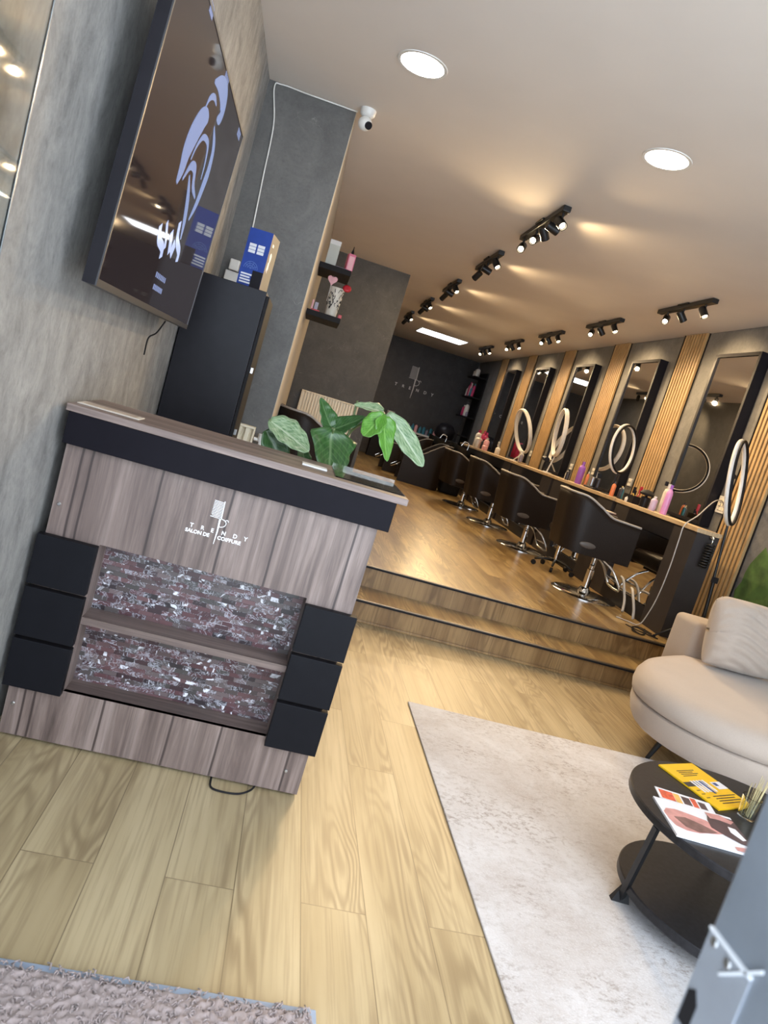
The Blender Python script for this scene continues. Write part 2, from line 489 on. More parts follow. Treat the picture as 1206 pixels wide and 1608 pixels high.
# ================================================================== STRUCTURE
Y0 = -.25
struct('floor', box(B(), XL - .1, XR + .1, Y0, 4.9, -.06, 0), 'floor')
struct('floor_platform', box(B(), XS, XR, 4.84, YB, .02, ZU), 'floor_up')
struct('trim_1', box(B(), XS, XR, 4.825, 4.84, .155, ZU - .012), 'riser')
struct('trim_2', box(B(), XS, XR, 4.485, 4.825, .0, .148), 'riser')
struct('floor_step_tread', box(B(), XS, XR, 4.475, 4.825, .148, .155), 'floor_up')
bm = B(); box(bm, XS, XR, 4.812, 4.85, ZU - .012, ZU + .003, .003); struct('trim_3', bm, nosing)
bm = B(); box(bm, XS, XR, 4.462, 4.49, .143, .158, .003); struct('trim_4', bm, nosing)
bm = B(); box(bm, XS, XR, 4.47, 4.484, 0, .018, .003); struct('trim_5', bm, 'riser')
bm = B(); box(bm, XS, XR, 4.808, 4.812, ZU - .016, ZU - .004); struct('trim_6', bm, blackmatt)
bm = B(); box(bm, XS, XR, 4.458, 4.462, .139, .150); struct('trim_7', bm, blackmatt)
struct('wall_left', box(B(), XL - .15, XL, Y0, 4.67, 0, ZC), 'wall_left')
struct('wall_pillar', box(B(), XL - .15, XS, 4.67, 4.9, 0, ZC), 'wall_dark')
struct('wall_side', box(B(), XS - .2, XS - .003, 4.9, 9.05, 0, ZC), creamwall)
struct('trim_8', box(B(), XS - .002, XS + .003, 4.672, 4.9, 0, ZC), creamwall)
struct('wall_radiator', box(B(), XS - .2, .89, 9.05, YB, .02, ZC), 'wall_rad')
struct('wall_back', box(B(), .89, XR + .15, YB, YB + .15, .02, ZC), 'wall_back')
struct('wall_right', box(B(), XR, XR + .15, Y0, YB, 0, ZC), 'wall_right')
struct('ceiling', box(B(), XL - .15, XR + .15, Y0, YB + .15, ZC, ZC + .12), ceilm)

# ================================================================== RECEPTION DESK
dx0, dx1 = -.645, .36
YF = 2.29
desk = thing('reception_desk', 'weathered wood reception desk with black side tiles and two stone mosaic niches', 'reception desk', (-.14, 2.45, 0))
bm = B(); nx0, nx1, nz0, nz1 = -.478, .200, .197, .705
box(bm, dx0, dx1, YF, YF + .018, nz1, 1.0); box(bm, dx0, dx1, YF, YF + .018, .012, nz0)
box(bm, dx0, nx0, YF, YF + .018, nz0, nz1); box(bm, nx1, dx1, YF, YF + .018, nz0, nz1)
objw('front_panel', bm, 'desk', desk)
objw('side_panel', box(B(), dx0, dx0 + .02, YF + .018, YF + .3195, .012, 1.08), 'desk', desk); objw('side_panel', box(B(), dx1 - .02, dx1, YF + .018, YF + .3195, .012, 1.08), 'desk', desk)
bm = B(); box(bm, dx0 + .02, dx1 - .02, YF + .32, YF + .34, .012, 1.08); objw('rear_panel', bm, blackmatt, desk)
bm = B()
D = .105
objw('niche_side', box(B(), nx0 - .012, nx0, YF + .0185, YF + D, nz0 - .012, nz1 + .012), 'desk', desk); objw('niche_side', box(B(), nx1, nx1 + .012, YF + .0185, YF + D, nz0 - .012, nz1 + .012), 'desk', desk)
objw('niche_top', box(B(), nx0, nx1, YF + .0185, YF + D, nz1, nz1 + .012), 'deskh', desk)
objw('niche_floor', box(B(), nx0, nx1, YF + .002, YF + D, nz0 - .012, nz0), 'deskh', desk)
objw('shelf', box(B(), nx0, nx1, YF + .002, YF + D, .434, .458), 'deskh', desk)
objw('mosaic_panel', box(B(), nx0, nx1, YF + D, YF + D + .012, nz0 - .01, nz1 + .01), 'mosaic', desk)
for z in (.19, .364, .538):
    objw('black_tile', box(B(), -.660, -.478, YF - .03, YF - .0005, z, z + .163, .002), blacktile, desk)
    objw('black_tile', box(B(), .200, .378, YF - .03, YF - .0005, z - .012, z + .151, .002), blacktile, desk)
objw('black_band', box(B(), -.652, .392, YF - .03, YF - .0005, .995, 1.094, .002), blackband, desk)
objw('countertop', box(B(), -.661, .425, YF - .035, YF + .36, 1.0945, 1.117, .002), 'deskh', desk)
for x, z in ((-.62, .12), (-.625, .80), (.30, .09)): objw('screw_cap', lathe(B(), [(0, 0), (.006, 0), (.006, .003), (.004, .005), (0, .005)], seg=12, mtx=Matrix.Translation((x, YF, z)) @ Matrix.Rotation(PI / 2, 4, 'X')), steel, desk)
for x, y in ((-.6, .05), (-.1, .05), (.3, .05), (-.6, .28), (.3, .28)): objw('foot', cyl(B(), (x, YF + y, 0), (x, YF + y, .012), .015), blackmatt, desk)

def logo(parent, org, xd, yd, m, s=1.0, sub=True, off=(0, 0, 0)):
    """comb over scissors and the shop lettering; org = logo origin in parent space, unit = metres on the desk"""
    f = lambda x, y: (x * s, y * s)
    bm = B()
    for k in range(12):
        y = .142 - k * .0048
        strip(bm, [f(-.170 + .0026 * (k > 9) - .004 * (k == 11), y), f(-.1365, y - .001)], .0019 * s, xd, yd, org)
    strip(bm, [f(-.138, .146), f(-.1355, .088)], [.0035 * s, .0035 * s], xd, yd, org)
    strip(bm, [f(-.139, .090), f(-.1375, .045), f(-.1395, .002)], [.006 * s, .0045 * s, .0015 * s], xd, yd, org)
    bp = bez([(-.139, .088, 0), (-.128, .087, 0), (-.120, .083, 0), (-.117, .075, 0), (-.121, .066, 0), (-.129, .062, 0), (-.136, .061, 0)], 6)
    strip(bm, [f(q.x, q.y) for q in bp], .0022 * s, xd, yd, org)
    bp = bez([(-.122, .081, 0), (-.118, .088, 0), (-.113, .087, 0), (-.111, .083, 0)], 5)
    strip(bm, [f(q.x, q.y) for q in bp], .002 * s, xd, yd, org)
    o1 = obj('comb_emblem', bm, m, parent)
    xd = Vector(xd); yd = Vector(yd); org = Vector(org)
    bm = None
    for ch, x in zip('TRENDY', (-.2255, -.1905, -.158, -.1235, -.086, -.050)):
        text_obj('letter', ch, org + xd * (x * s) + yd * (.038 * s), xd, yd, .0185 * s, m, parent, bold=(.0001 * s if ch == 'R' else .0004 * s), depth=.0006)
    if sub:
        text_obj('lettering', 'SALON DE', org + xd * (-.236 * s) + yd * (.0205 * s), xd, yd, .0163 * s, m, parent, bold=.0005 * s, depth=.0006)
        text_obj('lettering', 'COIFFURE', org + xd * (-.1325 * s) + yd * (.0205 * s), xd, yd, .0163 * s, m, parent, bold=.0005 * s, depth=.0006, spacing=1.04)
lg = thing('shop_logo', 'white TRENDY salon de coiffure lettering with comb on the wooden desk front', 'sign', (0, YF - .001, .80))
logo(lg, (0, 0, 0), (1, 0, 0), (0, 0, 1), whitelet)
# power cable peeping out below the desk
bm = B(); tube(bm, bez([(.06, 2.30, .008), (.065, 2.24, .006), (.10, 2.225, .006), (.16, 2.232, .006), (.20, 2.27, .006), (.215, 2.31, .008)]), .0035, 8)
tag(obj('power_cable', bm, blackmatt, smooth=True), 'thin black cable looping out from under the reception desk', 'cable')
# card on the counter, left end
c = thing('price_card', 'small pale card lying on the left end of the desk countertop', 'card', (-.59, 2.37, 1.117))
obj('card', box(B(), -.06, .13, -.055, .03, .0003, .004, .001), mat('pale_card', (.62, .55, .47), .5, var=.06), c)
obj('print', box(B(), -.045, .115, -.04, .015, .0041, .0046), mat('beige_print', (.45, .36, .28), .5, var=.2), c)
# clear acrylic cover on the right end
c = thing('acrylic_display', 'clear acrylic leaflet stand on the right end of the desk countertop', 'display tray', (.30, 2.47, 1.1175))
bm = B(); w, d, h, t = .12, .15, .016, .003
box(bm, -w, w, -d, d, 0, t) if 0 else None; prism(bm, [(-d, 0), (d, 0), (d, h), (d - t, h), (d - t, t), (-d, t)], -w, w, mtx=Matrix(((0, 0, 1, 0), (1, 0, 0, 0), (0, 1, 0, 0), (0, 0, 0, 1))))
obj('tray', bm, acrylic, c)
c = thing('business_cards', 'small stack of white business cards beside the acrylic tray on the desk', 'business cards', (.11, 2.42, 1.1175))
obj('card_stack', box(B(), -.043, .043, -.027, .027, 0, .006, .0005), white, c)

# ================================================================== TV
def tvp(y, s):   # point on the screen plane: y along the wall, s 0..1 up
    return Vector((-.572 + .03 * s, y, 1.458 + .872 * s))
ty0, ty1 = 1.955, 3.392
tv = thing('television', 'large wall-mounted black television showing a blue wave picture', 'television', (-.60, 2.68, 1.45))
nrm = Vector((.872, 0, -.03)).normalized()
def slab(bm, y0, y1, s0, s1, d0, d1, bev=0.0):
    vs = []
    for d in (d0, d1):
        for y, s in ((y0, s0), (y1, s0), (y1, s1), (y0, s1)):
            vs.append(bm.verts.new(tvp(y, s) + nrm * d))
    for f in ((0, 1, 2, 3), (7, 6, 5, 4), (0, 4, 5, 1), (1, 5, 6, 2), (2, 6, 7, 3), (3, 7, 4, 0)): bm.faces.new([vs[i] for i in f])
    return bm
objw('housing', slab(B(), ty0, ty1, 0, 1, -.035, -.002), black, tv)
objw('screen', slab(B(), ty0 + .008, ty1 - .008, .022, .988, -.0025, .0), mat('screen_glass', (.008, .008, .009), .04, spec=.75, emit=(.06, .04, .04), es=.35), tv)
bm = B()
slab(bm, ty0, ty1, 0, .022, -.002, .002); slab(bm, ty0, ty1, .988, 1, -.002, .002); slab(bm, ty0, ty0 + .008, .022, .988, -.002, .002); slab(bm, ty1 - .008, ty1, .022, .988, -.002, .002)
objw('bezel', bm, mat('bezel_grey', (.06, .06, .065), .35, .4), tv)
objw('wall_bracket', box(B(), -.679, -.60, 2.45, 2.9, 1.75, 2.05), blackmatt, tv)
objw('rear_bulge', slab(B(), 2.2, 3.1, .12, .6, -.06, -.0352), black, tv)
def tvs(bm, pts, w):
    yd = Vector((0, 1, 0)); zd = (tvp(0, 1) - tvp(0, 0)).normalized(); H = (tvp(0, 1) - tvp(0, 0)).length
    return strip(bm, [(y, (z - 1.458) / .872 * H) for y, z in pts], w, yd, zd, tvp(0, 0) + nrm * .0004, .0005)
wave = mat('screen_wave', (.1, .12, .2), .1, emit=(.24, .33, .60), es=.75)
wavel = mat('screen_wave_pale', (.1, .12, .2), .1, emit=(.50, .60, .95), es=.9)
bm = B()
P = lambda *a: [(q.x, q.y) for q in bez([(y, z, 0) for y, z in a], 10)]
def wv(pts, w0, w1, w2):
    p = P(*pts); n = len(p)
    tvs(bm, p, [w0 + (w1 - w0) * math.sin(PI * i / (n - 1)) + (w2 - w0) * (i / (n - 1)) * .0 for i in range(n)])
wv([(2.60, 2.235), (2.69, 2.262), (2.78, 2.265), (2.835, 2.24), (2.83, 2.20), (2.785, 2.18)], .012, .085, .01)
wv([(2.66, 2.13), (2.61, 2.115), (2.55, 2.07), (2.495, 1.99), (2.49, 1.92), (2.475, 1.865)], .02, .11, .01)
wv([(2.78, 2.15), (2.87, 2.10), (2.895, 2.03), (2.88, 1.97), (2.85, 1.89), (2.80, 1.82)], .01, .06, .01)
wv([(2.575, 1.97), (2.61, 2.03), (2.67, 2.075), (2.76, 2.08), (2.80, 2.03), (2.81, 1.97)], .008, .022, .01)
wv([(2.54, 1.895), (2.60, 1.955), (2.67, 1.965), (2.72, 1.92), (2.80, 1.90)], .01, .035, .01)
wv([(2.57, 2.135), (2.60, 2.18), (2.66, 2.205), (2.72, 2.20)], .006, .022, .01)
wv([(2.62, 1.93), (2.69, 1.87), (2.74, 1.80), (2.76, 1.74)], .01, .045, .01)
objw('screen_picture', bm, wave, tv, smooth=False)
bm = B()
for pts, w_ in (([(2.43, 1.72), (2.455, 1.68), (2.53, 1.665), (2.545, 1.635)], .034), ([(2.50, 1.745), (2.545, 1.70), (2.565, 1.67)], .022), ([(2.60, 1.735), (2.625, 1.70), (2.645, 1.67)], .036), ([(2.68, 1.785), (2.71, 1.73), (2.79, 1.70), (2.80, 1.665)], .034), ([(2.66, 1.70), (2.70, 1.68)], .05)):
    tvs(bm, P(*pts), w_)
objw('screen_lettering', bm, wavel, tv)
bm = B()
for (y, z, w) in [(2.55, 1.58, .17), (2.56, 1.54, .15)]:
    for k in range(7): tvs(bm, [(y + k * w / 7, z), (y + k * w / 7 + .012, z)], .018)
for (y, z, w) in [(2.72, 2.315, .09), (3.24, 2.295, .09), (2.29, 2.32, .06)]:
    for k in range(5): tvs(bm, [(y + k * w / 5, z), (y + k * w / 5 + .01, z)], .03)
objw('screen_caption', bm, mat('screen_caption', (.1, .1, .15), .1, emit=(.25, .33, .6), es=.7), tv)
bm = B(); tube(bm, bez([(-.60, 3.05, 1.455), (-.625, 3.06, 1.40), (-.655, 3.08, 1.37), (-.66, 3.1, 1.30)]), .003, 8); objw('cord', bm, blackmatt, tv, smooth=True)

# ================================================================== glass door folded back on the left wall
gd = B(); box(gd, -.613, -.605, .25, 1.462, .02, 2.6)
gl = struct('door_1', gd, glass)
e = obj('glass_edge', box(B(), -.614, -.604, 1.462, 1.466, .02, 2.6), mat('glass_edge_grey', (.22, .25, .26), .2, var=.1), gl)
bm = B(); box(bm, -.64, -.585, .9, 1.10, 2.05, 2.12, .004); obj('glass_clamp', bm, blackmetal, gl)

# ================================================================== aluminium door stile by the camera
st = B(); box(st, .366, .412, .10, .403, 0, 2.2, .0015)
ds = struct('door_2', st, alu)
YZX = lambda x: Matrix(((0, 0, -1, x), (1, 0, 0, 0), (0, 1, 0, 0), (0, 0, 0, 1)))
bm = B(); prism(bm, [(.3585, .93), (.4022, .93), (.4022, 1.099), (.3585, 1.099)], .0001, .0016, mtx=YZX(.366)); obj('strike_plate', bm, alulite, ds)
bm = B(); prism(bm, [(.3585, 1.0992), (.4022, 1.0992), (.4022, 1.1012), (.3585, 1.1012)], .0001, .003, mtx=YZX(.366)); prism(bm, [(.352, 1.112), (.3815, 1.083), (.3805, 1.0815), (.351, 1.110)], .0017, .003, mtx=YZX(.366)); obj('plate_edge_highlight', bm, mat('zinc_highlight', (.75, .77, .8), .3, .2), ds)  # pale edge bar and slanted bar paint highlights onto the strike plate
for y, z in ((.3945, 1.0945), (.3785, 1.0925)):
    bm = B(); lathe(bm, [(0, 0), (.0034, 0), (.0034, .001), (.002, .0016), (0, .0005)], seg=16, mtx=Matrix.Translation((.3644, y, z)) @ Matrix.Rotation(-PI / 2, 4, 'Y')); obj('screw', bm, steel, ds, smooth=True)
bm = B(); prism(bm, [(.388, 1.030), (.400, 1.030), (.400, 1.053), (.394, 1.058), (.388, 1.050)], .0017, .0022, mtx=YZX(.366)); obj('latch_hole', bm, blackmatt, ds)

# ================================================================== black cabinet behind the desk
cb = thing('tall_cabinet', 'tall narrow black cabinet standing between the television and the pillar', 'cabinet', (-.49, 3.96, 0))
objw('body', box(B(), -.672, -.30, 3.775, 4.16, 0, 1.763, .002), black, cb)
objw('door', box(B(), -.2995, -.282, 3.785, 4.15, .08, 1.745, .002), blackmatt, cb)
for z in (1.35, 1.02): objw('hinge', box(B(), -.2815, -.268, 3.80, 3.815, z, z + .03, .001), steel, cb)
# blue box on it
bx = thing('product_box', 'tall blue and grey product box standing on top of the black cabinet', 'box', (-.40, 3.98, 1.7635), math.radians(-9))
blue = mat('box_blue', (.012, .045, .26), .45, var=.12); boxgrey = mat('box_grey', (.10, .092, .08), .5, var=.08)
obj('carton', box(B(), -.062, .062, -.085, .085, 0, .30, .001), boxgrey, bx)
obj('blue_front', box(B(), -.062, .062, -.0865, -.0852, .001, .30), blue, bx)
boxlet = mat('box_print_white', (.70, .70, .72), .5, var=.03)
boxdim = mat('box_print_blue', (.10, .17, .42), .5, var=.03)
bm = B()
for xx in (-.044, .001):
    for zz in range(3): box(bm, xx, xx + .036, -.0875, -.0866, .178 + zz * .0165, .178 + zz * .0165 + .014)
obj('print_panel', bm, boxlet, bx)
bm = B()
for k, w in enumerate((.062, .05, .055, .07)): box(bm, -.052, -.052 + w, -.0875, -.0866, .065 - k * .014, .073 - k * .014)
obj('print_lines', bm, boxlet, bx)
bm = B()
for r in (.036, .026, .016): strip(bm, [(r * math.cos(a) - .01, r * math.sin(a) + .10) for a in [PI * k / 16 for k in range(17)]], .0025, (1, 0, 0), (0, 0, 1), (0, -.0866, 0), .0006)
for a in (.5, 1.2, 1.9, 2.6): strip(bm, [(-.01, .10), (-.01 + .036 * math.cos(a), .10 + .036 * math.sin(a))], .0018, (1, 0, 0), (0, 0, 1), (0, -.0866, 0), .0006)
obj('print_emblem', bm, boxdim, bx)
bm = B()
prism(bm, [(.019 * math.cos(a) * (1 + .15 * math.sin(3 * a)), .026 * math.sin(a)) for a in [2 * PI * k / 20 for k in range(20)]], 0, .001, mtx=Matrix(((0, 0, 1, .0622), (1, 0, 0, -.03), (0, 1, 0, .185), (0, 0, 0, 1))))
prism(bm, [(-.02, -.05), (-.008, -.035), (.004, -.055), (.012, -.03), (.02, -.035), (.018, 0), (-.012, 0)], 0, .001, mtx=Matrix(((0, 0, 1, .0622), (1, 0, 0, -.04), (0, 1, 0, .16), (0, 0, 0, 1))))
box(bm, .0622, .0632, -.05, -.02, .24, .255)
obj('print_figure', bm, boxlet, bx)
obj('black_corner', box(B(), .006, .0615, -.0878, -.0867, .001, .095), black, bx)
# socket adaptor and cable on the pillar
sa = thing('power_adaptor', 'white power adaptor plugged into the wall above the black cabinet', 'adaptor', (-.60, 4.655, 1.86))
obj('plug', box(B(), -.03, .03, -.03, .012, .055, .12, .006), white, sa)
obj('socket_plate', box(B(), -.045, .045, -.012, .012, -.02, .05, .004), white, sa)
cbm = B(); tube(cbm, bez([(-.56, 4.63, 1.90), (-.545, 4.655, 1.95), (-.555, 4.66, 2.2), (-.572, 4.66, 2.5), (-.59, 4.66, 2.8), (-.64, 4.655, 3.0), (-.60, 4.655, 3.03), (-.45, 4.655, 3.03), (-.3, 4.655, 3.032), (-.13, 4.655, 3.033)]), .0045, 8)
tag(obj('camera_cable', cbm, white, smooth=True), 'thin white cable running up the pillar and along the ceiling', 'cable')
sc_ = thing('security_camera', 'small round white security camera on the ceiling at the pillar corner', 'camera', (-.07, 4.58, ZC))
bm = B(); lathe(bm, [(0, -.045), (.03, -.045), (.045, -.03), (.048, 0)], seg=28); obj('mount', bm, white, sc_, smooth=True, auto=50)
bm = B(); bmesh.ops.create_uvsphere(bm, u_segments=28, v_segments=18, radius=.042, matrix=Matrix.Translation((0, -.005, -.082))); obj('ball', bm, white, sc_, smooth=True)
bm = B(); lathe(bm, [(.0, 0), (.022, 0), (.022, .012), (0, .012)], seg=20, mtx=Matrix.Translation((.02, -.033, -.095)) @ Vector((.55, -.75, -.4)).to_track_quat('Z', 'Y').to_matrix().to_4x4()); obj('lens', bm, black, sc_)
# ================================================================== RADIATORS
def radiator(name, label, x0, x1, y, z0, z1, n, group=None):
    t = thing(name, label, 'radiator', ((x0 + x1) / 2, y, z0))
    bm = B(); w = (x1 - x0)
    pts = []
    for i in range(n):
        a = x0 + .012 + (w - .024) * i / n; s = (w - .024) / n
        for f, d in ((0, 0), (.05, -.03), (.58, -.03), (.63, 0)): pts.append((a + s * f, y - .045 + d))
    pts.append((x1 - .012, y - .045)); pts += [(x1 - .012, y - .035), (x0 + .012, y - .035)]
    prism(bm, pts, z0 + .01, z1 - .015)
    objw('front_panel', bm, cream, t)
    objw('top_grille', box(B(), x0, x1, y - .085, y - .004, z1 - .015, z1, .003), cream, t)
    bm = B(); box(bm, x0, x0 + .011, y - .075, y - .004, z0, z1 - .015, .002); objw('side_cover', bm, cream, t); objw('side_cover', box(B(), x1 - .011, x1, y - .075, y - .004, z0, z1 - .015, .002), cream, t)
    return t
radiator('radiator', 'wide cream ribbed radiator on the dark wall behind the black armchair', .0, .73, 9.05, ZU + .14, 1.325, 20)
r = radiator('radiator', 'narrow cream radiator at the foot of the pillar beside the black cabinet', -.335, -.215, 4.668, .14, 1.03, 2)
bm = B(); cyl(bm, (-.165, 4.60, .95), (-.165, 4.60, 1.0), .022); cyl(bm, (-.165, 4.60, .18), (-.165, 4.60, .95), .011); cyl(bm, (-.21, 4.60, .96), (-.165, 4.60, .96), .012)
objw('valve', bm, white, r, smooth=True, auto=40)

# ================================================================== WALL SHELVES and their goods
def wshelf(label, y, z, d, L):
    o = obj('wall_shelf', box(B(), 0, d, -L / 2, L / 2, -.045, 0, .003), blackmatt, loc=(XS - .002, y, z))
    return tag(o, label, 'shelf', 'black wall shelves')
wshelf('upper black wall shelf holding a white box and a pink box', 6.35, 2.375, .27, .5)
wshelf('lower black wall shelf holding the patterned pot with a heart and red flower', 6.35, 1.985, .29, .5)
pinkm = mat('pink_card', (.72, .16, .26), .5, var=.08); pinklt = mat('light_pink', (.80, .42, .45), .5, var=.05); red = mat('red_plastic', (.50, .015, .03), .35, var=.1)
greycard = mat('greenish_white_card', (.50, .50, .44), .5, var=.04)
b = thing('product_box', 'tall off-white box on the upper wall shelf', 'box', (-.06, 6.24, 2.3755)); obj('carton', box(B(), -.045, .045, -.04, .04, 0, .21, .002), greycard, b); obj('lid', box(B(), -.046, .046, -.041, .041, .175, .212, .002), white, b)
b = thing('product_box', 'hot pink box with black nozzle on the upper wall shelf', 'box', (.095, 6.24, 2.3755), math.radians(12)); obj('carton', box(B(), -.03, .03, -.035, .035, 0, .15, .002), pinkm, b); obj('label_panel', box(B(), -.022, .022, -.0365, -.0352, .02, .13), pinklt, b)
bm = B(); lathe(bm, [(.012, .15), (.012, .17), (.005, .19), (.003, .215)], seg=14); obj('nozzle', bm, black, b, smooth=True, auto=40)
b = obj('folded_cloth', box(B(), -.04, .05, -.05, .05, 0, .018, .006), mat('lilac_grey_cloth', (.30, .28, .36), .8, var=.1), loc=(.03, 6.24, 2.3755)); tag(b, 'flat lilac-grey folded cloth between the boxes on the upper shelf', 'cloth')
pot = thing('patterned_pot', 'white conical pot with black scribble pattern on the lower wall shelf', 'pot', (.055, 6.22, 1.9855))
bm = B(); lathe(bm, [(.0, 0), (.048, 0), (.064, .24), (.058, .24), (.045, .02), (0, .02)], seg=32); obj('pot_body', bm, mat('pot_white', (.62, .58, .5), .5, var=.05), pot, smooth=True, auto=40)
bm = B()
rr = random.Random(3)
for k in range(26):
    a = -PI / 2 + rr.uniform(-1.35, 1.35); z = rr.uniform(.07, .21); pts = []
    for j in range(5):
        rad = .0495 + .0665 * z + .0012; pts.append((rad * math.cos(a), rad * math.sin(a), z)); a += rr.uniform(-.18, .22); z = min(.232, max(.06, z + rr.uniform(-.022, .022)))
    tube(bm, bez(pts, 3), .0022, 5)
obj('scribble_pattern', bm, black, pot, smooth=True)
def heart(r, t=.018):
    pts = []
    for k in range(28):
        a = 2 * PI * k / 28
        pts.append((r * (16 * math.sin(a) ** 3) / 16, r * (13 * math.cos(a) - 5 * math.cos(2 * a) - 2 * math.cos(3 * a) - math.cos(4 * a)) / 16))
    return pts
h = thing('heart_pick', 'pale pink heart ornament sticking out of the patterned pot', 'ornament', (-.005, 6.20, 2.20))
bm = B(); prism(bm, heart(.042), -.009, .009, .004, mtx=Matrix.Translation((0, 0, .075)) @ Matrix.Rotation(PI / 2, 4, 'X')); obj('heart', bm, pinklt, h, smooth=True, auto=50)
obj('stick', cyl(B(), (0, 0, -.10), (0, 0, .04), .002), white, h)
h = thing('artificial_flower', 'dark red round flower leaning out of the patterned pot', 'flower', (.13, 6.20, 2.19))
bm = B()
for k in range(9):
    a = k * .7; lathe(bm, [(0, 0), (.02, .004), (.026, .018), (.016, .03), (0, .032)], seg=14, mtx=Matrix.Translation((.012 * math.cos(a), 0.004 * math.sin(a), .045 + .014 * math.sin(a))) @ Matrix.Rotation(.5 * math.sin(a) + 1.2, 4, 'X'))
obj('bloom', bm, red, h, smooth=True); obj('stalk', tube(B(), bez([(0, 0, .04), (-.02, 0, 0), (-.05, 0, -.06)]), .0025, 6), stemm, h)
for (x, y, w, hh, m_, lb, ct) in [(-.075, 6.2, .07, .018, red, 'red packet lying at the wall end of the lower shelf', 'packet'), (.135, 6.2, .03, .035, red, 'small red box at the outer end of the lower shelf', 'box'),
                             (-.11, 6.22, .016, .09, pinklt, 'slim pink tube at the wall end of the lower shelf', 'tube'), (-.078, 6.28, .03, .085, mat('lilac_card', (.42, .40, .50), .5, var=.05), 'lilac card leaning behind the red packet', 'card')]:
    o = obj(ct, box(B(), -w / 2, w / 2, -.02, .02, 0, hh, .003), m_, loc=(x, y, 1.9855)); tag(o, lb, ct)

# ================================================================== CEILING LAMPS
def downlight(x, y, label):
    t = thing('downlight', label, 'ceiling light', (x, y, ZC), group='round recessed downlights')
    bm = B(); lathe(bm, [(.112, -.004), (.128, -.004), (.130, 0), (.112, 0), (.112, -.004)], seg=40, cap=False); obj('trim_ring', bm, white, t, smooth=True, auto=40)
    bm = B(); lathe(bm, [(0, -.003), (.112, -.003), (.112, -.0005), (0, -.0005)], seg=40); obj('diffuser', bm, downglow, t)
downlight(.135, 3.80, 'round glowing ceiling downlight nearer the pillar')
downlight(1.49, 3.80, 'round glowing ceiling downlight nearer the right wall')
t = thing('panel_light', 'long rectangular white light panel on the far ceiling', 'ceiling light', (2.27, 13.85, ZC))
obj('frame', box(B(), -.47, .47, -.37, .37, -.012, 0, .003), white, t); obj('diffuser', box(B(), -.45, .45, -.35, .35, -.014, -.0122), panelglow, t)

def head(par, p, d, es=1, r=.032, L=.095):
    """spot head: p pivot on the bar (local), d aiming direction"""
    d = Vector(d).normalized(); p = Vector(p)
    bm = B(); cyl(bm, p + Vector((0, 0, .012)), p - Vector((0, 0, .022)), .009, seg=12)
    c = p - Vector((0, 0, .055)); a = c - d * L * .5; b_ = c + d * L * .5
    q = d.to_track_quat('Z', 'Y').to_matrix().to_4x4()
    lathe(bm, [(0, 0), (r * .9, 0), (r, .006), (r, L), (r * .84, L), (r * .8, L - .012), (0, L - .012)], seg=20, mtx=Matrix.Translation(a) @ q)
    hd = obj('spot_head', bm, blackmetal, par, smooth=True, auto=40)
    bm = B(); lathe(bm, [(0, 0), (r * .66, 0), (r * .5, .004), (0, .006)], seg=18, mtx=Matrix.Translation(a + d * (L - .0118)) @ q)
    obj('lamp_lens', bm, lampglow, hd, smooth=True)
    ld = bpy.data.lights.new('spot_light', 'SPOT'); ld.energy = SPOT_W * es; ld.color = SPOT_COL; ld.spot_size = math.radians(110); ld.spot_blend = .8; ld.shadow_soft_size = .025
    lo = bpy.data.objects.new('spot_light', ld); COL.objects.link(lo); lo.parent = hd
    lo.matrix_local = Matrix.Translation(a + d * (L + .006)) @ (-d).to_track_quat('Z', 'Y').to_matrix().to_4x4()
def lampbar(label, x, y0, y1, heads):
    yc = (y0 + y1) / 2; t = thing('spotlight_bar', label, 'spotlight', (x, yc, ZC), group='black ceiling spotlight bars')
    bm = B(); box(bm, -.028, .028, y0 - yc, y1 - yc, -.042, -.004, .004); box(bm, -.04, .04, -.09, .09, -.012, 0, .003); obj('bar', bm, blackmetal, t)
    for f, d, e in heads: head(t, (0, (y1 - y0) * (f - .5), -.052), d, e)
dn = lambda x, y, z=-1: (x, y, z)
Lh = [(.06, (.30, -.80, -.60), 1), (.40, (.7, .5, -.8), 1), (.62, (-.45, -.75, -.5), .8), (.94, (-.30, -.75, -.55), 1), (.22, (.94, .15, -.20), .24)]  # last head is added to throw a light streak across the ceiling
Lh2 = [(.10, (.4, -.5, -.7), 1), (.5, (.94, .05, -.22), .24), (.9, (-.35, .65, -.65), 1)]
lampbar('nearest ceiling spotlight bar of the left row, with four black heads and one added to streak the ceiling', 1.375, 4.92, 5.92, Lh)
for i, (y, lb) in enumerate([(7.0, 'second nearest spotlight bar of the left ceiling row'), (8.76, 'middle spotlight bar of the left ceiling row'), (10.5, 'second farthest spotlight bar of the left ceiling row'), (12.3, 'farthest spotlight bar of the left ceiling row')]):
    lampbar(lb, 1.375, y - .45, y + .45, Lh2)
Rh = [(.14, (.25, -.55, -.8), 1), (.52, (.8, .1, -.75), .9), (.82, (-.35, -.6, -.6), 1)]
for i, (y, lb) in enumerate([(6.22, 'nearest spotlight bar of the right ceiling row, above the first mirror'), (7.98, 'second spotlight bar of the right ceiling row, above the purple bottle'), (9.74, 'middle spotlight bar of the right ceiling row'), (11.5, 'second farthest spotlight bar of the right ceiling row'), (13.3, 'farthest spotlight bar of the right ceiling row')]):
    lampbar(lb, 3.05, y - .47, y + .47, Rh)

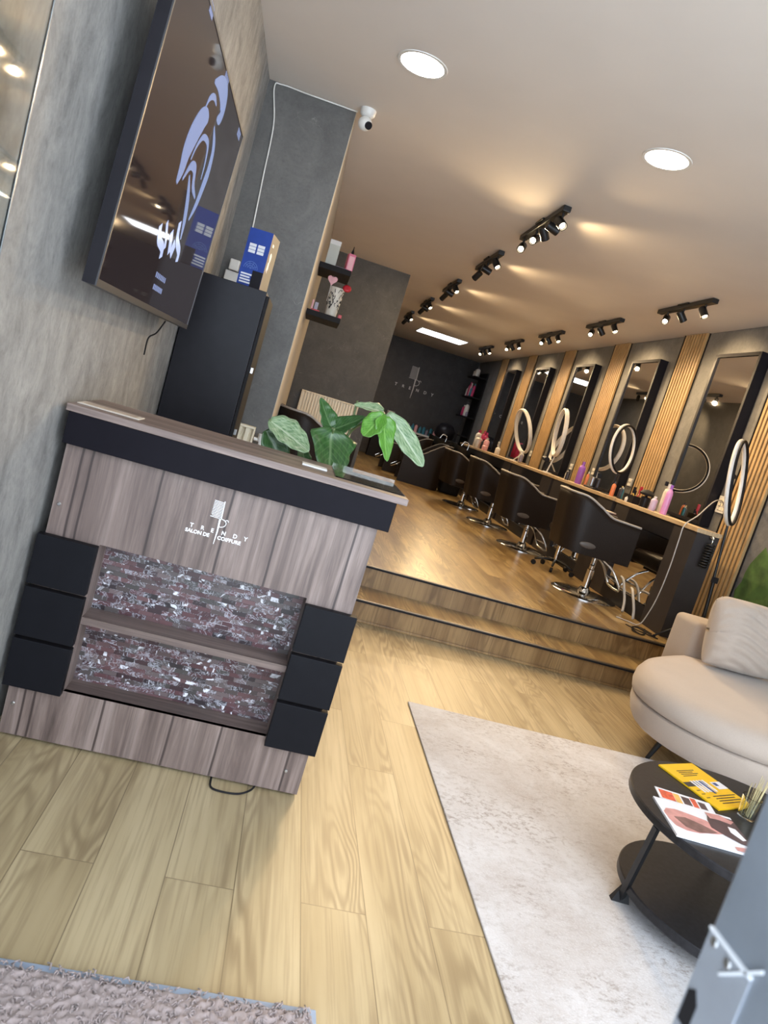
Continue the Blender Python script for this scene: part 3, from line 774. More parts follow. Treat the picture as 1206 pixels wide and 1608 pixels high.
# ================================================================== SLAT PANELS, MIRRORS, STATIONS on the right wall
for y, lb in [(5.40, 'nearest vertical oak slat panel, beside the painted green leaves'), (7.11, 'second oak slat panel, between the nearest two mirrors'), (8.84, 'third oak slat panel, behind the purple bottle'), (10.62, 'fourth oak slat panel, between the two white ring lights'), (12.42, 'fifth oak slat panel, left of the tall white ring light'), (14.15, 'farthest narrow oak slat panel, beside the bottle shelves')]:
    t = thing('wood_slat_panel', lb, 'slat panel', (XR, y, 0), group='oak slat wall panels')
    z0 = 0 if y < 5.5 else ZU
    obj('backing', box(B(), -.008, -.0005, -.215, .215, z0, ZC - .002), blackmatt, t)
    bm = B()
    for k in range(8):
        c_ = -.215 + .0269 + k * .0538
        box(bm, -.032, -.0082, c_ - .0155, c_ + .0155, z0, ZC - .002, .002, 1)
    obj('slats', bm, 'slat', t)
    obj('side_rail', box(B(), -.034, -.0005, .2155, .225, z0, ZC - .002), blackmatt, t)
MY = [6.14, 7.90, 9.68, 11.45, 13.25]
mlab = ['nearest tall black-framed wall mirror, beside the tripod ring light', 'second tall black-framed mirror, with the dark ring light before it', 'third tall black-framed mirror, reflecting the white panel light', 'fourth tall mirror, behind the tilted white ring light', 'farthest tall dark mirror, left of the fifth slat panel']
for y, lb in zip(MY, mlab):
    t = thing('wall_mirror', lb, 'mirror', (XR, y, 1.215), group='tall mirrors over the styling worktops')
    w, h = .345, 1.56
    bm = B()
    box(bm, -.10, -.001, -w, -w + .035, 0, h, .002, 1); box(bm, -.10, -.001, w - .035, w, 0, h, .002, 1)
    box(bm, -.10, -.001, -w + .035, w - .035, 0, .03); box(bm, -.10, -.001, -w + .035, w - .035, h - .03, h)
    obj('frame', bm, black, t)
    obj('mirror_glass', box(B(), -.085, -.075, -w + .0355, w - .0355, .0305, h - .0305), mirror, t)
XF = 3.20
XB = 3.40
dkbrown = mat('dark_brown_board', (.028, .022, .022), .5, var=.15, vscale=9)
ST = [(5.09, 6.53), (6.62, 8.30), (8.38, 10.06), (10.14, 11.82), (11.90, 13.55)]
sl = ['nearest styling station with oak worktop edge and low mirror, beside the tripod', 'second styling station, behind the nearest salon chair', 'third styling station, holding the purple bottle', 'fourth styling station, under the two white ring lights', 'farthest styling station, holding the red bottles']
for i, ((a, b_), lb) in enumerate(zip(ST, sl)):
    t = thing('styling_station', lb, 'salon station', (3.45, (a + b_) / 2, ZU), group='styling stations along the right wall')
    objw('worktop', box(B(), XF - .015, XB, a - .015, b_ + .015, 1.178, 1.212, .003), 'worktop', t)
    m0, m1 = a + .34, a + 1.16
    objw('cabinet', box(B(), XF, XB - .005, a, m0, ZU, 1.177), dkbrown, t); objw('cabinet', box(B(), XF, XB - .005, m1, b_, ZU, 1.177), dkbrown, t)
    bm = B(); box(bm, XF, XF + .04, m0, m1, ZU, .44); box(bm, XF, XF + .04, m0, m1, 1.04, 1.177); box(bm, XF + .03, XF + .04, m0, m1, .44, 1.04); objw('frame', bm, black, t)
    objw('low_mirror', box(B(), XF + .02, XF + .0295, m0 + .02, m1 - .02, .45, 1.03), mirror, t)

# ================================================================== SALON CHAIRS (face +X)
def shell_bm(Lx=.30, Wy=.285, t=.05, z0=.385, zb=.88, za=.752, zf=.742):
    """wrap-round back: plan path from the front of one arm round the back to the other"""
    path = []
    N = 12
    for k in range(N): path.append((Lx - (Lx * 2 - .16) * k / N, -Wy))
    for k in range(9):
        a = -PI / 2 - (PI / 2) * k / 8; path.append((-Lx + .16 + .16 * math.cos(a), -Wy + .16 + .16 * math.sin(a)))
    for k in range(1, 8): path.append((-Lx, -Wy + .16 + (2 * Wy - .32) * k / 8))
    half = path[:]
    for k in range(9):
        a = PI - (PI / 2) * k / 8; path.append((-Lx + .16 + .16 * math.cos(a), Wy - .16 + .16 * math.sin(a)))
    for k in range(1, N + 1): path.append((-Lx + .16 + (Lx * 2 - .16) * k / N, Wy))
    def top(x):
        u = (Lx - x) / (2 * Lx)       # 0 front .. 1 back
        s = min(1, max(0, (u - .38) / .50)); s = s * s * (3 - 2 * s)
        return zf + (za - zf) * min(1, u / .38) + (zb - za) * s
    bm = B(); rows = []; tops = []
    for i, (x, y) in enumerate(path):
        q0 = Vector(path[max(i - 1, 0)]); q1 = Vector(path[min(i + 1, len(path) - 1)]); d = (q1 - q0).normalized(); n = Vector((-d.y, d.x))
        if (Vector((0, 0)) - Vector((x, y))).dot(n) < 0: n = -n
        tp = top(x); lean = -.05 * (tp - z0) if x < -.1 else 0
        def P(off, z): return bm.verts.new((x + n.x * off + (lean * (z - z0) / (zb - z0) * 2 * ((-x) / Lx if x < 0 else 0)), y + n.y * off, z))
        rows.append([P(0, z0), P(-.004, z0 + .1), P(-.004, tp - .06), P(.002, tp - .012), P(t * .5, tp), P(t - .002, tp - .012), P(t, tp - .06), P(t, z0)])
        tops.append(rows[-1][3].co.copy() + Vector((0, 0, .006)))
    for a, b in zip(rows, rows[1:]):
        for k in range(8): bm.faces.new([a[k], a[(k + 1) % 8], b[(k + 1) % 8], b[k]])
    bm.faces.new(rows[0][::-1]); bm.faces.new(rows[-1])
    return bm, tops
def salon_chair(label, loc, rz):
    t = thing('salon_chair', label, 'salon chair', loc, rz, 'black salon chairs along the worktops')
    ox = -.115
    bm, tops = shell_bm()
    bmesh.ops.translate(bm, vec=(ox, 0, 0), verts=bm.verts[:]); obj('backrest', bm, leather, t, smooth=True, auto=60)
    tp = B(); tube(tp, [p + Vector((ox, 0, 0)) for p in tops], .0095, 8); obj('piping', tp, piping, t, smooth=True)
    bm = B(); bmesh.ops.create_uvsphere(bm, u_segments=20, v_segments=12, radius=1, matrix=Matrix.Translation((ox - .10, -.286, .47)) @ Matrix.Diagonal((.075, .010, .028, 1))); obj('side_handle', bm, mat('grey_leather', (.09, .075, .065), .4, var=.1), t, smooth=True)
    obj('seat', box(B(), ox - .24, ox + .31, -.23, .23, .40, .53, .035, 3), leather, t, smooth=True, auto=60)
    obj('under_frame', box(B(), ox - .17, ox + .2, -.15, .15, .365, .398, .004), blackmetal, t)
    bm = B(); lathe(bm, [(.295, 0), (.295, .006), (.28, .014), (.12, .024), (.06, .03), (.05, .06), (.038, .075), (0, .075)], seg=48); obj('base_plate', bm, chrome, t, smooth=True, auto=50)
    bm = B(); lathe(bm, [(.033, .06), (.033, .24), (.024, .245), (.024, .37)], seg=24); obj('column', bm, chrome, t, smooth=True, auto=50)
    bm = B(); tube(bm, bez([(-.0, -.03, .30), (-.06, -.16, .30), (-.10, -.24, .31), (-.13, -.29, .32)]), .007, 8); obj('lift_lever', bm, blackmetal, t, smooth=True)
    bm = B(); tube(bm, bez([(.03, -.10, .37), (.14, -.12, .30), (.235, -.15, .17), (.25, -.10, .135), (.25, .10, .135), (.235, .15, .17), (.14, .12, .30), (.03, .10, .37)]), .011, 10); tube(bm, [(.21, -.14, .21), (.21, .14, .21)], .009, 8)
    obj('footrest', bm, chrome, t, smooth=True)
    return t
ch0 = salon_chair('nearest black salon chair on a chrome disc base, beside the end station', (2.90, 5.96, ZU + .001), math.radians(-4))
def lower(root, dz):
    for c in root.children:
        if c.name.split('.')[0] not in ('base_plate', 'column'): c.location.z -= dz
    return root
lower(dup(ch0, (2.895, 7.82, ZU + .001), math.radians(3), 'second nearest black salon chair, before the third slat panel'), .07)
lower(dup(ch0, (2.86, 9.25, ZU + .001), math.radians(-2), 'third black salon chair from the steps, below the tilted ring light'), .06)
lower(dup(ch0, (2.80, 10.65, ZU + .001), math.radians(4), 'farthest black salon chair in the row, beside the wash basins'), .09)
lower(dup(ch0, (.30, 6.45, ZU + .001), math.radians(24), 'black salon chair behind the desk, before the wide cream radiator', 'black salon chair by the radiator'), .03)

# ================================================================== ROLLING STOOL / TROLLEY between the chairs
t = thing('rolling_stool', 'black rolling stool with castors between the two nearest salon chairs', 'stool', (2.95, 6.90, ZU))
bm = B(); lathe(bm, [(0, .40), (.15, .40), (.165, .42), (.165, .455), (.15, .475), (0, .48)], seg=32); obj('seat', bm, leather, t, smooth=True, auto=50)
bm = B(); lathe(bm, [(.018, .09), (.022, .12), (.022, .40)], seg=16); obj('column', bm, chrome, t, smooth=True, auto=50)
for k in range(5):
    a = 2 * PI * k / 5 + .5; c, s = math.cos(a), math.sin(a)
    l = obj('leg', tube(B(), [(0, 0, .10), (.12 * c, .12 * s, .095), (.21 * c, .21 * s, .065)], [.018, .014, .011], 8), blackmetal, t, smooth=True)
    bm = B(); cyl(bm, (.21 * c - .014 * s, .21 * s + .014 * c, .026), (.21 * c + .014 * s, .21 * s - .014 * c, .026), .025, seg=18); obj('castor', bm, blackmatt, l, smooth=True, auto=40)
# ================================================================== RING LIGHTS
def ring_light(label, c, R, rz, base_z, tilt=0.0, kind='desk', dark=False):
    """ring of radius R centred at c, turned by rz and leaning forward by tilt"""
    t = thing('ring_light', label, 'ring light', (c[0], c[1], base_z), rz)
    h = c[2] - base_z; ct, sn = math.cos(tilt), math.sin(tilt)
    def P(a, off): y, k = R * math.cos(a), R * math.sin(a); return (off * ct - sn * k, y, h + ct * k + off * sn)
    aa = [2 * PI * k / 56 for k in range(56)]
    bm = B(); tube(bm, [P(a, .018) for a in aa], .011 if dark else .017, 10, closed=True); obj('ring_housing', bm, blackmatt if dark else white, t, smooth=True)
    bm = B(); tube(bm, [P(a, -.006) for a in aa], .0165, 10, closed=True); obj('ring_diffuser', bm, ringwhite, t, smooth=True)
    if kind == 'desk':
        bx = P(-PI / 2, .012)
        obj('stand_pole', tube(B(), [(0, 0, .01), (bx[0], 0, bx[2] - .01)], .009), blackmetal if dark else white, t, smooth=True, auto=40)
        obj('stand_base', lathe(B(), [(0, 0), (.07, 0), (.07, .008), (.012, .014), (0, .014)], seg=28), blackmetal if dark else white, t, smooth=True, auto=40)
    return t
ring_light('tall white ring light standing on the far worktop before the fourth mirror', (3.30, 10.4, 1.67), .32, math.radians(2), 1.2125, math.radians(20))
ring_light('narrow tilted white ring light on the worktop before the third mirror', (3.30, 8.9, 1.75), .30, math.radians(-10), 1.2125, math.radians(5))
ring_light('black-backed ring light on the worktop before the second mirror', (3.30, 7.0, 1.70), .245, math.radians(-52), 1.2125, math.radians(5), dark=True)
rz4 = math.radians(-42)
t = ring_light('big white ring light on the black tripod at the near end of the worktops', (3.40, 5.15, 1.625), .325, rz4, ZU, math.radians(10), kind='tripod', dark=True)
def q4(x, y, z): v = Matrix.Rotation(-rz4, 3, 'Z') @ Vector((x - 3.40, y - 5.15, 0)); return (v.x, v.y, z - ZU)
bm = B(); tube(bm, [q4(3.445, 5.13, 1.30), q4(3.47, 5.03, .50)], .010, 10); tube(bm, [q4(3.46, 5.07, .86), q4(3.475, 5.02, .36)], .014, 10); obj('tripod_pole', bm, blackmetal, t, smooth=True, auto=40)
for ex, ey in ((3.09, 4.98), (3.62, 4.93), (3.50, 5.24)):
    bm = B(); tube(bm, [q4(3.47, 5.03, .56), q4(ex, ey, ZU + .018)], .008, 8); tube(bm, [q4(3.475, 5.02, .40), q4(3.475 + (ex - 3.475) * .5, 5.02 + (ey - 5.02) * .5, ZU + .14)], .006, 8); l = obj('leg', bm, blackmetal, t, smooth=True)
    bm = B(); bmesh.ops.create_uvsphere(bm, u_segments=10, v_segments=8, radius=.013, matrix=Matrix.Translation(q4(ex, ey, ZU + .013))); obj('rubber_foot', bm, blackmatt, l, smooth=True)
bm = B(); bmesh.ops.create_cube(bm, size=.045, matrix=Matrix.Translation(q4(3.462, 5.06, .86))); obj('knob', bm, blackmatt, t)
bm = B(); bmesh.ops.create_cube(bm, size=1, matrix=Matrix.Translation((-.035, .0, 1.36)) @ Matrix.Diagonal((.02, .16, .03, 1))); obj('phone_holder', bm, blackmatt, t)

# ================================================================== SOCKETS on the wall between mirrors
for i, (y, z, s, lb) in enumerate([(5.70, 1.44, .075, 'large white power block with a cable, on the wall beside the tripod ring light'), (7.46, 1.40, .042, 'white double socket on the wall left of the second slat panel'), (8.47, 1.40, .042, 'white socket on the wall right of the purple bottle'), (9.20, 1.375, .042, 'white socket on the wall left of the purple bottle'), (10.2, 1.375, .042, 'white socket behind the worktop right of the fourth slat panel'), (10.95, 1.39, .045, 'white socket left of the fourth slat panel'), (12.85, 1.39, .045, 'farthest white socket, left of the fifth slat panel')]):
    t = thing('wall_socket', lb, 'socket', (XR, y, z))
    obj('plate', box(B(), -.018, -.0005, -s, s, -s, s, .004), white, t)
    bm = B()
    for dy in (-.45, .45): lathe(bm, [(0, 0), (s * .3, 0), (s * .3, .0012), (0, .0012)], seg=16, mtx=Matrix.Translation((-.018, dy * s, 0)) @ Matrix.Rotation(-PI / 2, 4, 'Y'))
    obj('socket_hole', bm, mat('socket_grey', (.25, .24, .22), .5), t)
    if i == 0:
        bm = B()
        for r_ in range(3):
            for k in range(3): box(bm, -.0235, -.0182, -.05 + r_ * .038, -.026 + r_ * .038, -.05 + k * .038, -.026 + k * .038, .001)
        obj('plug_cluster', bm, cream, t)
cb_ = B(); tube(cb_, bez([(3.70, 5.66, 1.44), (3.64, 5.62, 1.47), (3.50, 5.50, 1.44), (3.30, 5.32, 1.30), (3.17, 5.24, 1.20), (3.155, 5.22, 1.08), (3.15, 5.20, .85), (3.14, 5.20, .60), (3.12, 5.22, .42), (3.09, 5.24, .325), (3.02, 5.30, .317), (2.95, 5.36, .317)]), .0048, 8)
tag(obj('power_cable', cb_, mat('grey_cable', (.42, .40, .38), .5, var=.1), smooth=True), 'long pale grey cable hanging over the end of the nearest worktop', 'cable')
cb_ = B(); rr = random.Random(5); pts = [(3.02 + .09 * math.cos(a) + rr.uniform(-.02, .02), 5.05 + .12 * math.sin(a * 1.3) + rr.uniform(-.02, .02), ZU + .006) for a in [k * .9 for k in range(18)]]; tube(cb_, bez(pts, 5), .0042, 6)
tag(obj('tangled_cable', cb_, blackmatt, smooth=True), 'tangle of thin black cable on the platform edge by the end station', 'cable')
for k, (pp, lb) in enumerate([([(3.12, 5.40, .322), (3.12, 5.44, .40), (3.12, 5.52, .49), (3.14, 5.60, .53), (3.17, 5.68, .53)], 'pale grey cable arching before the low mirror, nearer the end panel'), ([(3.13, 5.62, .322), (3.15, 5.68, .40), (3.15, 5.76, .50), (3.16, 5.84, .56), (3.175, 5.92, .57)], 'pale grey cable arching before the low mirror, behind the nearest chair')]):
    cb_ = B(); tube(cb_, bez(pp), .012, 8); tag(obj('thick_cable', cb_, mat('grey_cable', (.42, .40, .38), .5), smooth=True), lb, 'cable')
# coiled dryer hose hanging on the end panel
t = thing('coiled_hose', 'black coiled dryer cord hanging on the end of the nearest worktop', 'coiled cord', (3.31, 5.035, .93))
bm = B(); pts = [(.028 * math.cos(a), .028 * math.sin(a), a / (2 * PI) * .021) for a in [2 * PI * k / 14 for k in range(14 * 9)]]; tube(bm, pts, .007, 6); obj('coil', bm, blackmetal, t, smooth=True)
bm = B(); tube(bm, bez([(0, .0, .19), (0, .0, .22), (0, .03, .235), (0, .052, .235)]), .006, 8); bmesh.ops.create_uvsphere(bm, u_segments=10, v_segments=8, radius=.012, matrix=Matrix.Translation((0, 0, .235))); obj('hook', bm, chrome, t, smooth=True)

# ================================================================== BOTTLES AND TOOLS
def bottle(label, loc, r, h, m, cap=None, pump=False, kind='bottle', group=None, pr=None):
    t = thing(kind if kind != 'bottle' else 'bottle', label, kind, loc, group=group)
    b_ = B(); prof = pr or [(0, 0), (r * .95, 0), (r, .006), (r, h * .70), (r * .75, h * .80), (r * .42, h * .84), (r * .42, h * .86)]
    lathe(b_, prof, seg=18); obj('body', b_, m, t, smooth=True, auto=50)
    b_ = B(); lathe(b_, [(r * .46, h * .86), (r * .46, h), (0, h)], seg=14)
    if pump: box(b_, -r * 1.3, r * .3, -r * .18, r * .18, h * .97, h * 1.03)
    obj('cap', b_, cap or black, t, smooth=True, auto=40)
    return t
purple = mat('purple_plastic', (.30, .10, .48), .35, var=.08); pinkb = mat('orchid_pink_plastic', (.62, .27, .55), .35, var=.05)
orange = mat('orange_plastic', (.75, .22, .08), .4, var=.1); magenta = mat('crimson_plastic', (.50, .03, .12), .35, var=.1); whiteb = mat('white_bottle', (.68, .64, .58), .35, var=.04)
teal = mat('teal_plastic', (.03, .20, .28), .35, var=.2); navy = mat('dark_bottle', (.03, .03, .04), .3, var=.1); clearb = mat('smoky_bottle', (.25, .22, .28), .2, var=.1); paleviolet = mat('pale_lilac', (.50, .40, .55), .4)
WT = 1.2125
bottle('tall purple spray bottle on the third worktop', (3.27, 7.76, WT), .038, .26, purple, purple)
bottle('slim orange bottle right of the tall purple bottle', (3.25, 7.50, WT), .016, .17, orange, whiteb)
bottle('small black bottle left of the tall purple bottle', (3.25, 8.06, WT), .025, .13, navy)
bottle('white jar under the wall socket, left of the purple bottle', (3.30, 8.21, WT), .022, .10, whiteb, white)
bottle('tall orchid pink spray bottle on the nearest worktop', (3.27, 5.79, WT), .029, .265, pinkb, purple)
bottle('short white and pink bottle beside the orchid pink spray bottle', (3.24, 5.94, WT), .03, .13, paleviolet, white)
t = bottle('white spray bottle with black trigger behind the orchid pink bottle', (3.33, 5.94, WT), .034, .27, whiteb, white)
obj('trigger', box(B(), -.05, -.02, -.008, .008, .245, .285, .004), black, t)
t = thing('brush_holder', 'round black brush with dome bristles standing on the nearest worktop', 'brush', (3.27, 6.16, WT))
bm = B(); lathe(bm, [(0, 0), (.04, 0), (.042, .09), (.03, .10), (0, .10)], seg=24); obj('cup', bm, black, t, smooth=True, auto=50)
bm = B(); lathe(bm, [(.012, .09), (.012, .11), (.062, .115), (.066, .13), (.045, .158), (0, .168)], seg=24); obj('brush_dome', bm, blackmatt, t, smooth=True, auto=50)
bottle('small lilac bottle at the far end of the nearest worktop', (3.40, 6.50 - .0, WT + .0), .012, .10, paleviolet, purple) if False else None
t = thing('tool_box', 'black tool tray with combs and a red brush on the second worktop end', 'tool tray', (3.295, 6.42, WT))
bm = B(); box(bm, -.06, .06, -.10, .10, 0, .006); box(bm, -.06, -.054, -.10, .10, .006, .075); box(bm, .054, .06, -.10, .10, .006, .075); box(bm, -.054, .054, -.10, -.094, .006, .075); box(bm, -.054, .054, .094, .10, .006, .075); obj('tray', bm, black, t)
for (lb, nm, c_, y, m_, hgt, tl) in [('upright red hair brush in the black tool tray', 'hair_brush', 'brush', 6.86, red, .17, .04), ('yellow-handled comb in the black tool tray', 'comb', 'comb', 6.81, mat('yellow_plastic', (.62, .42, .08), .4), .15, -.05), ('lilac comb in the black tool tray', 'comb', 'comb', 6.92, paleviolet, .12, .02)]:
    q = thing(nm, lb, c_, (3.295, y - .44, WT + .007)); bm = B(); tube(bm, [(0, 0, 0), (tl, 0, hgt * .6)], .006, 8); obj('handle', bm, m_, q, smooth=True)
    bm = B(); box(bm, tl - .014, tl + .014, -.006, .006, hgt * .6, hgt, .003); obj('teeth', bm, black if nm == 'comb' else m_, q)
bottle('small white pot on the second worktop, at its near end', (3.24, 6.44, WT), .022, .05, whiteb, white, kind='pot')
# second worktop under the dark ring light
bottle('small orange and brown bottle before the second mirror', (3.25, 6.81, WT), .022, .15, orange, navy)
bottle('dark bottle with brass top before the second mirror', (3.29, 6.71, WT), .024, .13, navy, mat('brass', (.55, .38, .15), .3, 1.0))
bottle('slim teal bottle before the second mirror', (3.30, 6.70, WT), .014, .12, teal, white)
t = thing('clipper_stand', 'black clipper charging stand with hair clippers on the second worktop', 'hair clippers', (3.29, 7.36, WT))
obj('dock', box(B(), -.06, .06, -.13, .13, 0, .022, .006), black, t)
for k in range(3): obj('clipper', box(B(), -.016, .016, -.10 + k * .08, -.065 + k * .08, .0225, .13, .01, 3), [navy, black, steel][k], t)
# third / fourth / fifth worktops
bottle('white pump bottle on the worktop left of the fourth slat panel', (3.27, 9.99, WT), .033, .17, whiteb, white, pump=True)
bottle('clear spray bottle on the worktop left of the tilted ring light', (3.24, 9.89, WT), .028, .15, clearb, white)
t = thing('wooden_bowl', 'low amber wooden tray on the fourth worktop', 'tray', (3.24, 9.78 + .0, WT)); obj('bowl', lathe(B(), [(0, 0), (.05, 0), (.065, .02), (.058, .02), (.045, .008), (0, .008)], seg=24), MATS['worktop'], t, smooth=True, auto=50)
bottle('large white bottle with crimson label at the end of the farthest worktop', (3.30, 12.80, WT), .06, .32, whiteb, magenta)
t = bottle('white square canister beside the crimson bottles on the farthest worktop', (3.25, 12.52, WT), .065, .22, whiteb, white, kind='canister')
bottle('crimson bottle at the end of the farthest worktop', (3.34, 12.60, WT), .045, .33, magenta, magenta)
bottle('pink and white bottle on the farthest worktop, nearer', (3.30, 12.14, WT), .05, .22, pinklt, whiteb)
bottle('crimson pump bottle on the farthest worktop, middle', (3.335, 12.40, WT), .045, .30, magenta, magenta, pump=True)
bottle('black bottle between the pink bottles on the farthest worktop', (3.27, 12.25, WT), .035, .18, navy)
bottle('short pink jar at the front of the farthest worktop', (3.26, 12.02, WT), .05, .10, pinklt, pinklt)
bottle('white cup by the farthest slat panel', (3.32, 11.42, WT), .04, .14, whiteb, white, kind='cup')
t = thing('hair_dryer', 'dark hair dryer hanging cord-down on the third worktop', 'hair dryer', (3.27, 9.01, WT))
bm = B(); tube(bm, [(0, -.07, .16), (0, .08, .17)], [.036, .026], 16); obj('barrel', bm, black, t, smooth=True, auto=50); bm = B(); tube(bm, [(0, -.03, .15), (0, -.02, .0)], [.018, .015], 10); obj('handle', bm, black, t, smooth=True)
t = thing('notepad', 'pale notepad lying on the far arm of the nearest salon chair', 'notepad', (2.93, 6.10, 1.075), .3)
obj('pages', box(B(), -.09, .09, -.06, .06, 0, .012, .002), mat('paper', (.62, .52, .42), .6, var=.05), t); obj('cover', box(B(), -.095, .095, -.065, .065, -.006, -.0005, .001), mat('brown_leatherette', (.14, .06, .05), .5, var=.1), t)
t.location = (2.96, 6.222, 1.0755)

# ================================================================== FAR END
t = thing('shop_logo', 'silver TRENDY lettering with comb on the far charcoal wall', 'sign', (3.1, YB, 1.8))
t.location = (3.10, YB - .001, 1.80)
logo(t, (0, 0, 0), (1, 0, 0), (0, 0, 1), greylet, s=5.0, sub=False)
t = thing('wall_ledge', 'white ledge on the far wall holding teal bottles', 'shelf', (2.85, YB - .14, 1.10))
obj('board', box(B(), -.92, .50, -.13, .138, -.04, 0, .004), white, t)
rr = random.Random(11)
for k in range(11):
    m_ = [teal, teal, clearb, teal, pinklt][k % 5]
    bottle(['teal', 'teal', 'grey', 'teal', 'rose'][k % 5] + ' bottle in the row on the white far-wall ledge, ' + ['first', 'second', 'third', 'fourth', 'fifth', 'sixth', 'seventh', 'eighth', 'ninth', 'tenth', 'last'][k] + ' from the left', (2.36 + k * .09, YB - .15 + rr.uniform(-.04, .04), 1.1005), .036, rr.uniform(.13, .21), m_, teal if k % 2 else navy, group='bottles on the far-wall ledge')
t = thing('paper_roll', 'white cylindrical paper roll standing on the far wall ledge', 'paper roll', (2.06, YB - .14, 1.1005)); obj('roll', lathe(B(), [(.02, 0), (.09, 0), (.09, .30), (.02, .30)], seg=24), white, t, smooth=True, auto=50)
obj('core', lathe(B(), [(0, .01), (.019, .01), (.019, .295), (0, .295)], seg=16), mat('card_brown', (.3, .22, .14), .8), t)
tt = thing('wall_numeral', 'single small silver letter on the far wall above the plant leaves', 'sign', (1.57, YB - .001, 1.30)); text_obj('letter', 'J', (0, 0, 0), (1, 0, 0), (0, 0, 1), .14, greylet, tt, bold=.004)
tag(obj('dark_counter', box(B(), 1.75, 3.3, YB - .5, YB - .29, ZU, 1.02, .004), blackmatt), 'low black counter along the far wall below the ledge', 'counter')
# corner bottle shelves
t = thing('bottle_shelf_unit', 'tall black open shelf unit in the far right corner', 'shelf unit', (3.58, 15.55, ZU))
obj('back_board', box(B(), .12, .145, -.36, .36, 0, 2.45), blackmatt, t)
for z in (.05, .55, 1.0, 1.42, 1.86, 2.30): obj('shelf', box(B(), -.14, .119, -.36, .36, z, z + .025, .002), blackmatt, t)
g = 'bottles on the corner shelves'
for (y, z, h, r, m_, cp, lb) in [(15.40, 2.325, .20, .055, whiteb, navy, 'white bottle with black cap on the top corner shelf, right one'), (15.56, 2.325, .16, .055, whiteb, white, 'white jar on the top corner shelf, left one'),
                                 (15.78, 1.885, .22, .045, whiteb, white, 'white bottle leftmost on the middle corner shelf'), (15.66, 1.885, .32, .04, magenta, magenta, 'tall crimson bottle on the middle corner shelf'), (15.56, 1.885, .30, .035, pinklt, whiteb, 'rose bottle with white top on the middle corner shelf'), (15.42, 1.885, .22, .045, teal, navy, 'teal bottle on the middle corner shelf'), (15.28, 1.885, .28, .03, magenta, teal, 'slim bottle with teal cap rightmost on the middle corner shelf'),
                                 (15.80, 1.445, .20, .045, navy, navy, 'dark bottle leftmost on the lower corner shelf'), (15.62, 1.445, .24, .045, magenta, whiteb, 'crimson bottle with white cap on the lower corner shelf'), (15.50, 1.445, .24, .04, magenta, magenta, 'all-crimson bottle on the lower corner shelf'), (15.37, 1.445, .30, .05, whiteb, navy, 'white bottle with dark cap on the lower corner shelf'), (15.24, 1.445, .12, .03, clearb, white, 'small grey bottle rightmost on the lower corner shelf')]:
    bottle(lb, (3.52, y, ZU + z + .0005 - .0), r, h, m_, cp, group=g)
# hooded dryer / trolley in the corner
t = thing('hair_trolley', 'black tool trolley loaded with appliances before the corner shelves', 'trolley', (3.10, 14.45, ZU))
for z in (.12, .45, .80): obj('tray', box(B(), -.2, .2, -.16, .16, z, z + .05, .012), blackmatt, t)
bm = B()
for sx in (-.19, .19):
    for sy in (-.15, .15): cyl(bm, (sx, sy, .05), (sx, sy, .86), .011, seg=10)
obj('post', bm, blackmetal, t, smooth=True)
bm = B()
for sx in (-.19, .19):
    for sy in (-.15, .15): cyl(bm, (sx - .012, sy, .027), (sx + .012, sy, .027), .027, seg=14)
obj('castor', bm, blackmatt, t)
t = thing('hood_dryer', 'black hooded hair dryer on a stand in the far corner', 'hood dryer', (3.14, 15.1, ZU))
bm = B(); lathe(bm, [(.06, 0), (.22, 0), (.22, .02), (.03, .05), (.02, .08), (.02, .86)], seg=24); obj('stand', bm, blackmetal, t, smooth=True, auto=40)
bm = B(); lathe(bm, [(.20, 0), (.22, .02), (.21, .16), (.14, .25), (0, .28)], seg=28, mtx=Matrix.Translation((0, -.03, .90)) @ Matrix.Rotation(.35, 4, 'X')); obj('hood', bm, black, t, smooth=True, auto=50)

# shampoo basin chairs
def basin_chair(label, loc, rz):
    t = thing('shampoo_chair', label, 'wash basin chair', loc, rz, 'shampoo chairs at the far end')
    obj('seat', box(B(), -.28, .35, -.25, .25, .30, .48, .05, 3), leather, t, smooth=True, auto=60)
    bm, tops = shell_bm(.36, .34, .07, .0, .80, .55, .55); obj('side_shell', bm, leather, t, smooth=True, auto=60)
    tp = B(); tube(tp, tops, .007, 8); obj('piping', tp, piping, t, smooth=True)
    bm = B(); lathe(bm, [(.05, 0), (.20, .06), (.25, .18), (.23, .18), (.17, .08), (.03, .03), (0, .03)], seg=28, mtx=Matrix.Translation((-.56, 0, .66)) @ Matrix.Rotation(-.25, 4, 'Y')); obj('basin', bm, mat('black_ceramic', (.02, .022, .024), .15), t, smooth=True, auto=50)
    obj('pedestal', box(B(), -.76, -.42, -.16, .16, 0, .66, .03, 3), blackmatt, t)
    bm = B(); tube(bm, bez([(-.70, 0, .80), (-.70, 0, .92), (-.62, 0, .94), (-.58, 0, .86)]), .012, 8); obj('tap', bm, chrome, t, smooth=True)
    bm = B(); tube(bm, [(.35, -.16, .30), (.50, -.14, .20), (.50, .14, .20), (.35, .16, .30)], .012, 8); obj('footrest', bm, chrome, t, smooth=True)
    return t
bc = basin_chair('black shampoo chair with round basin, nearer the salon chairs', (2.30, 12.15, ZU + .001), math.radians(176))
dup(bc, (2.15, 13.35, ZU + .001), math.radians(180), 'black shampoo chair behind the nearer one, under the far ledge')

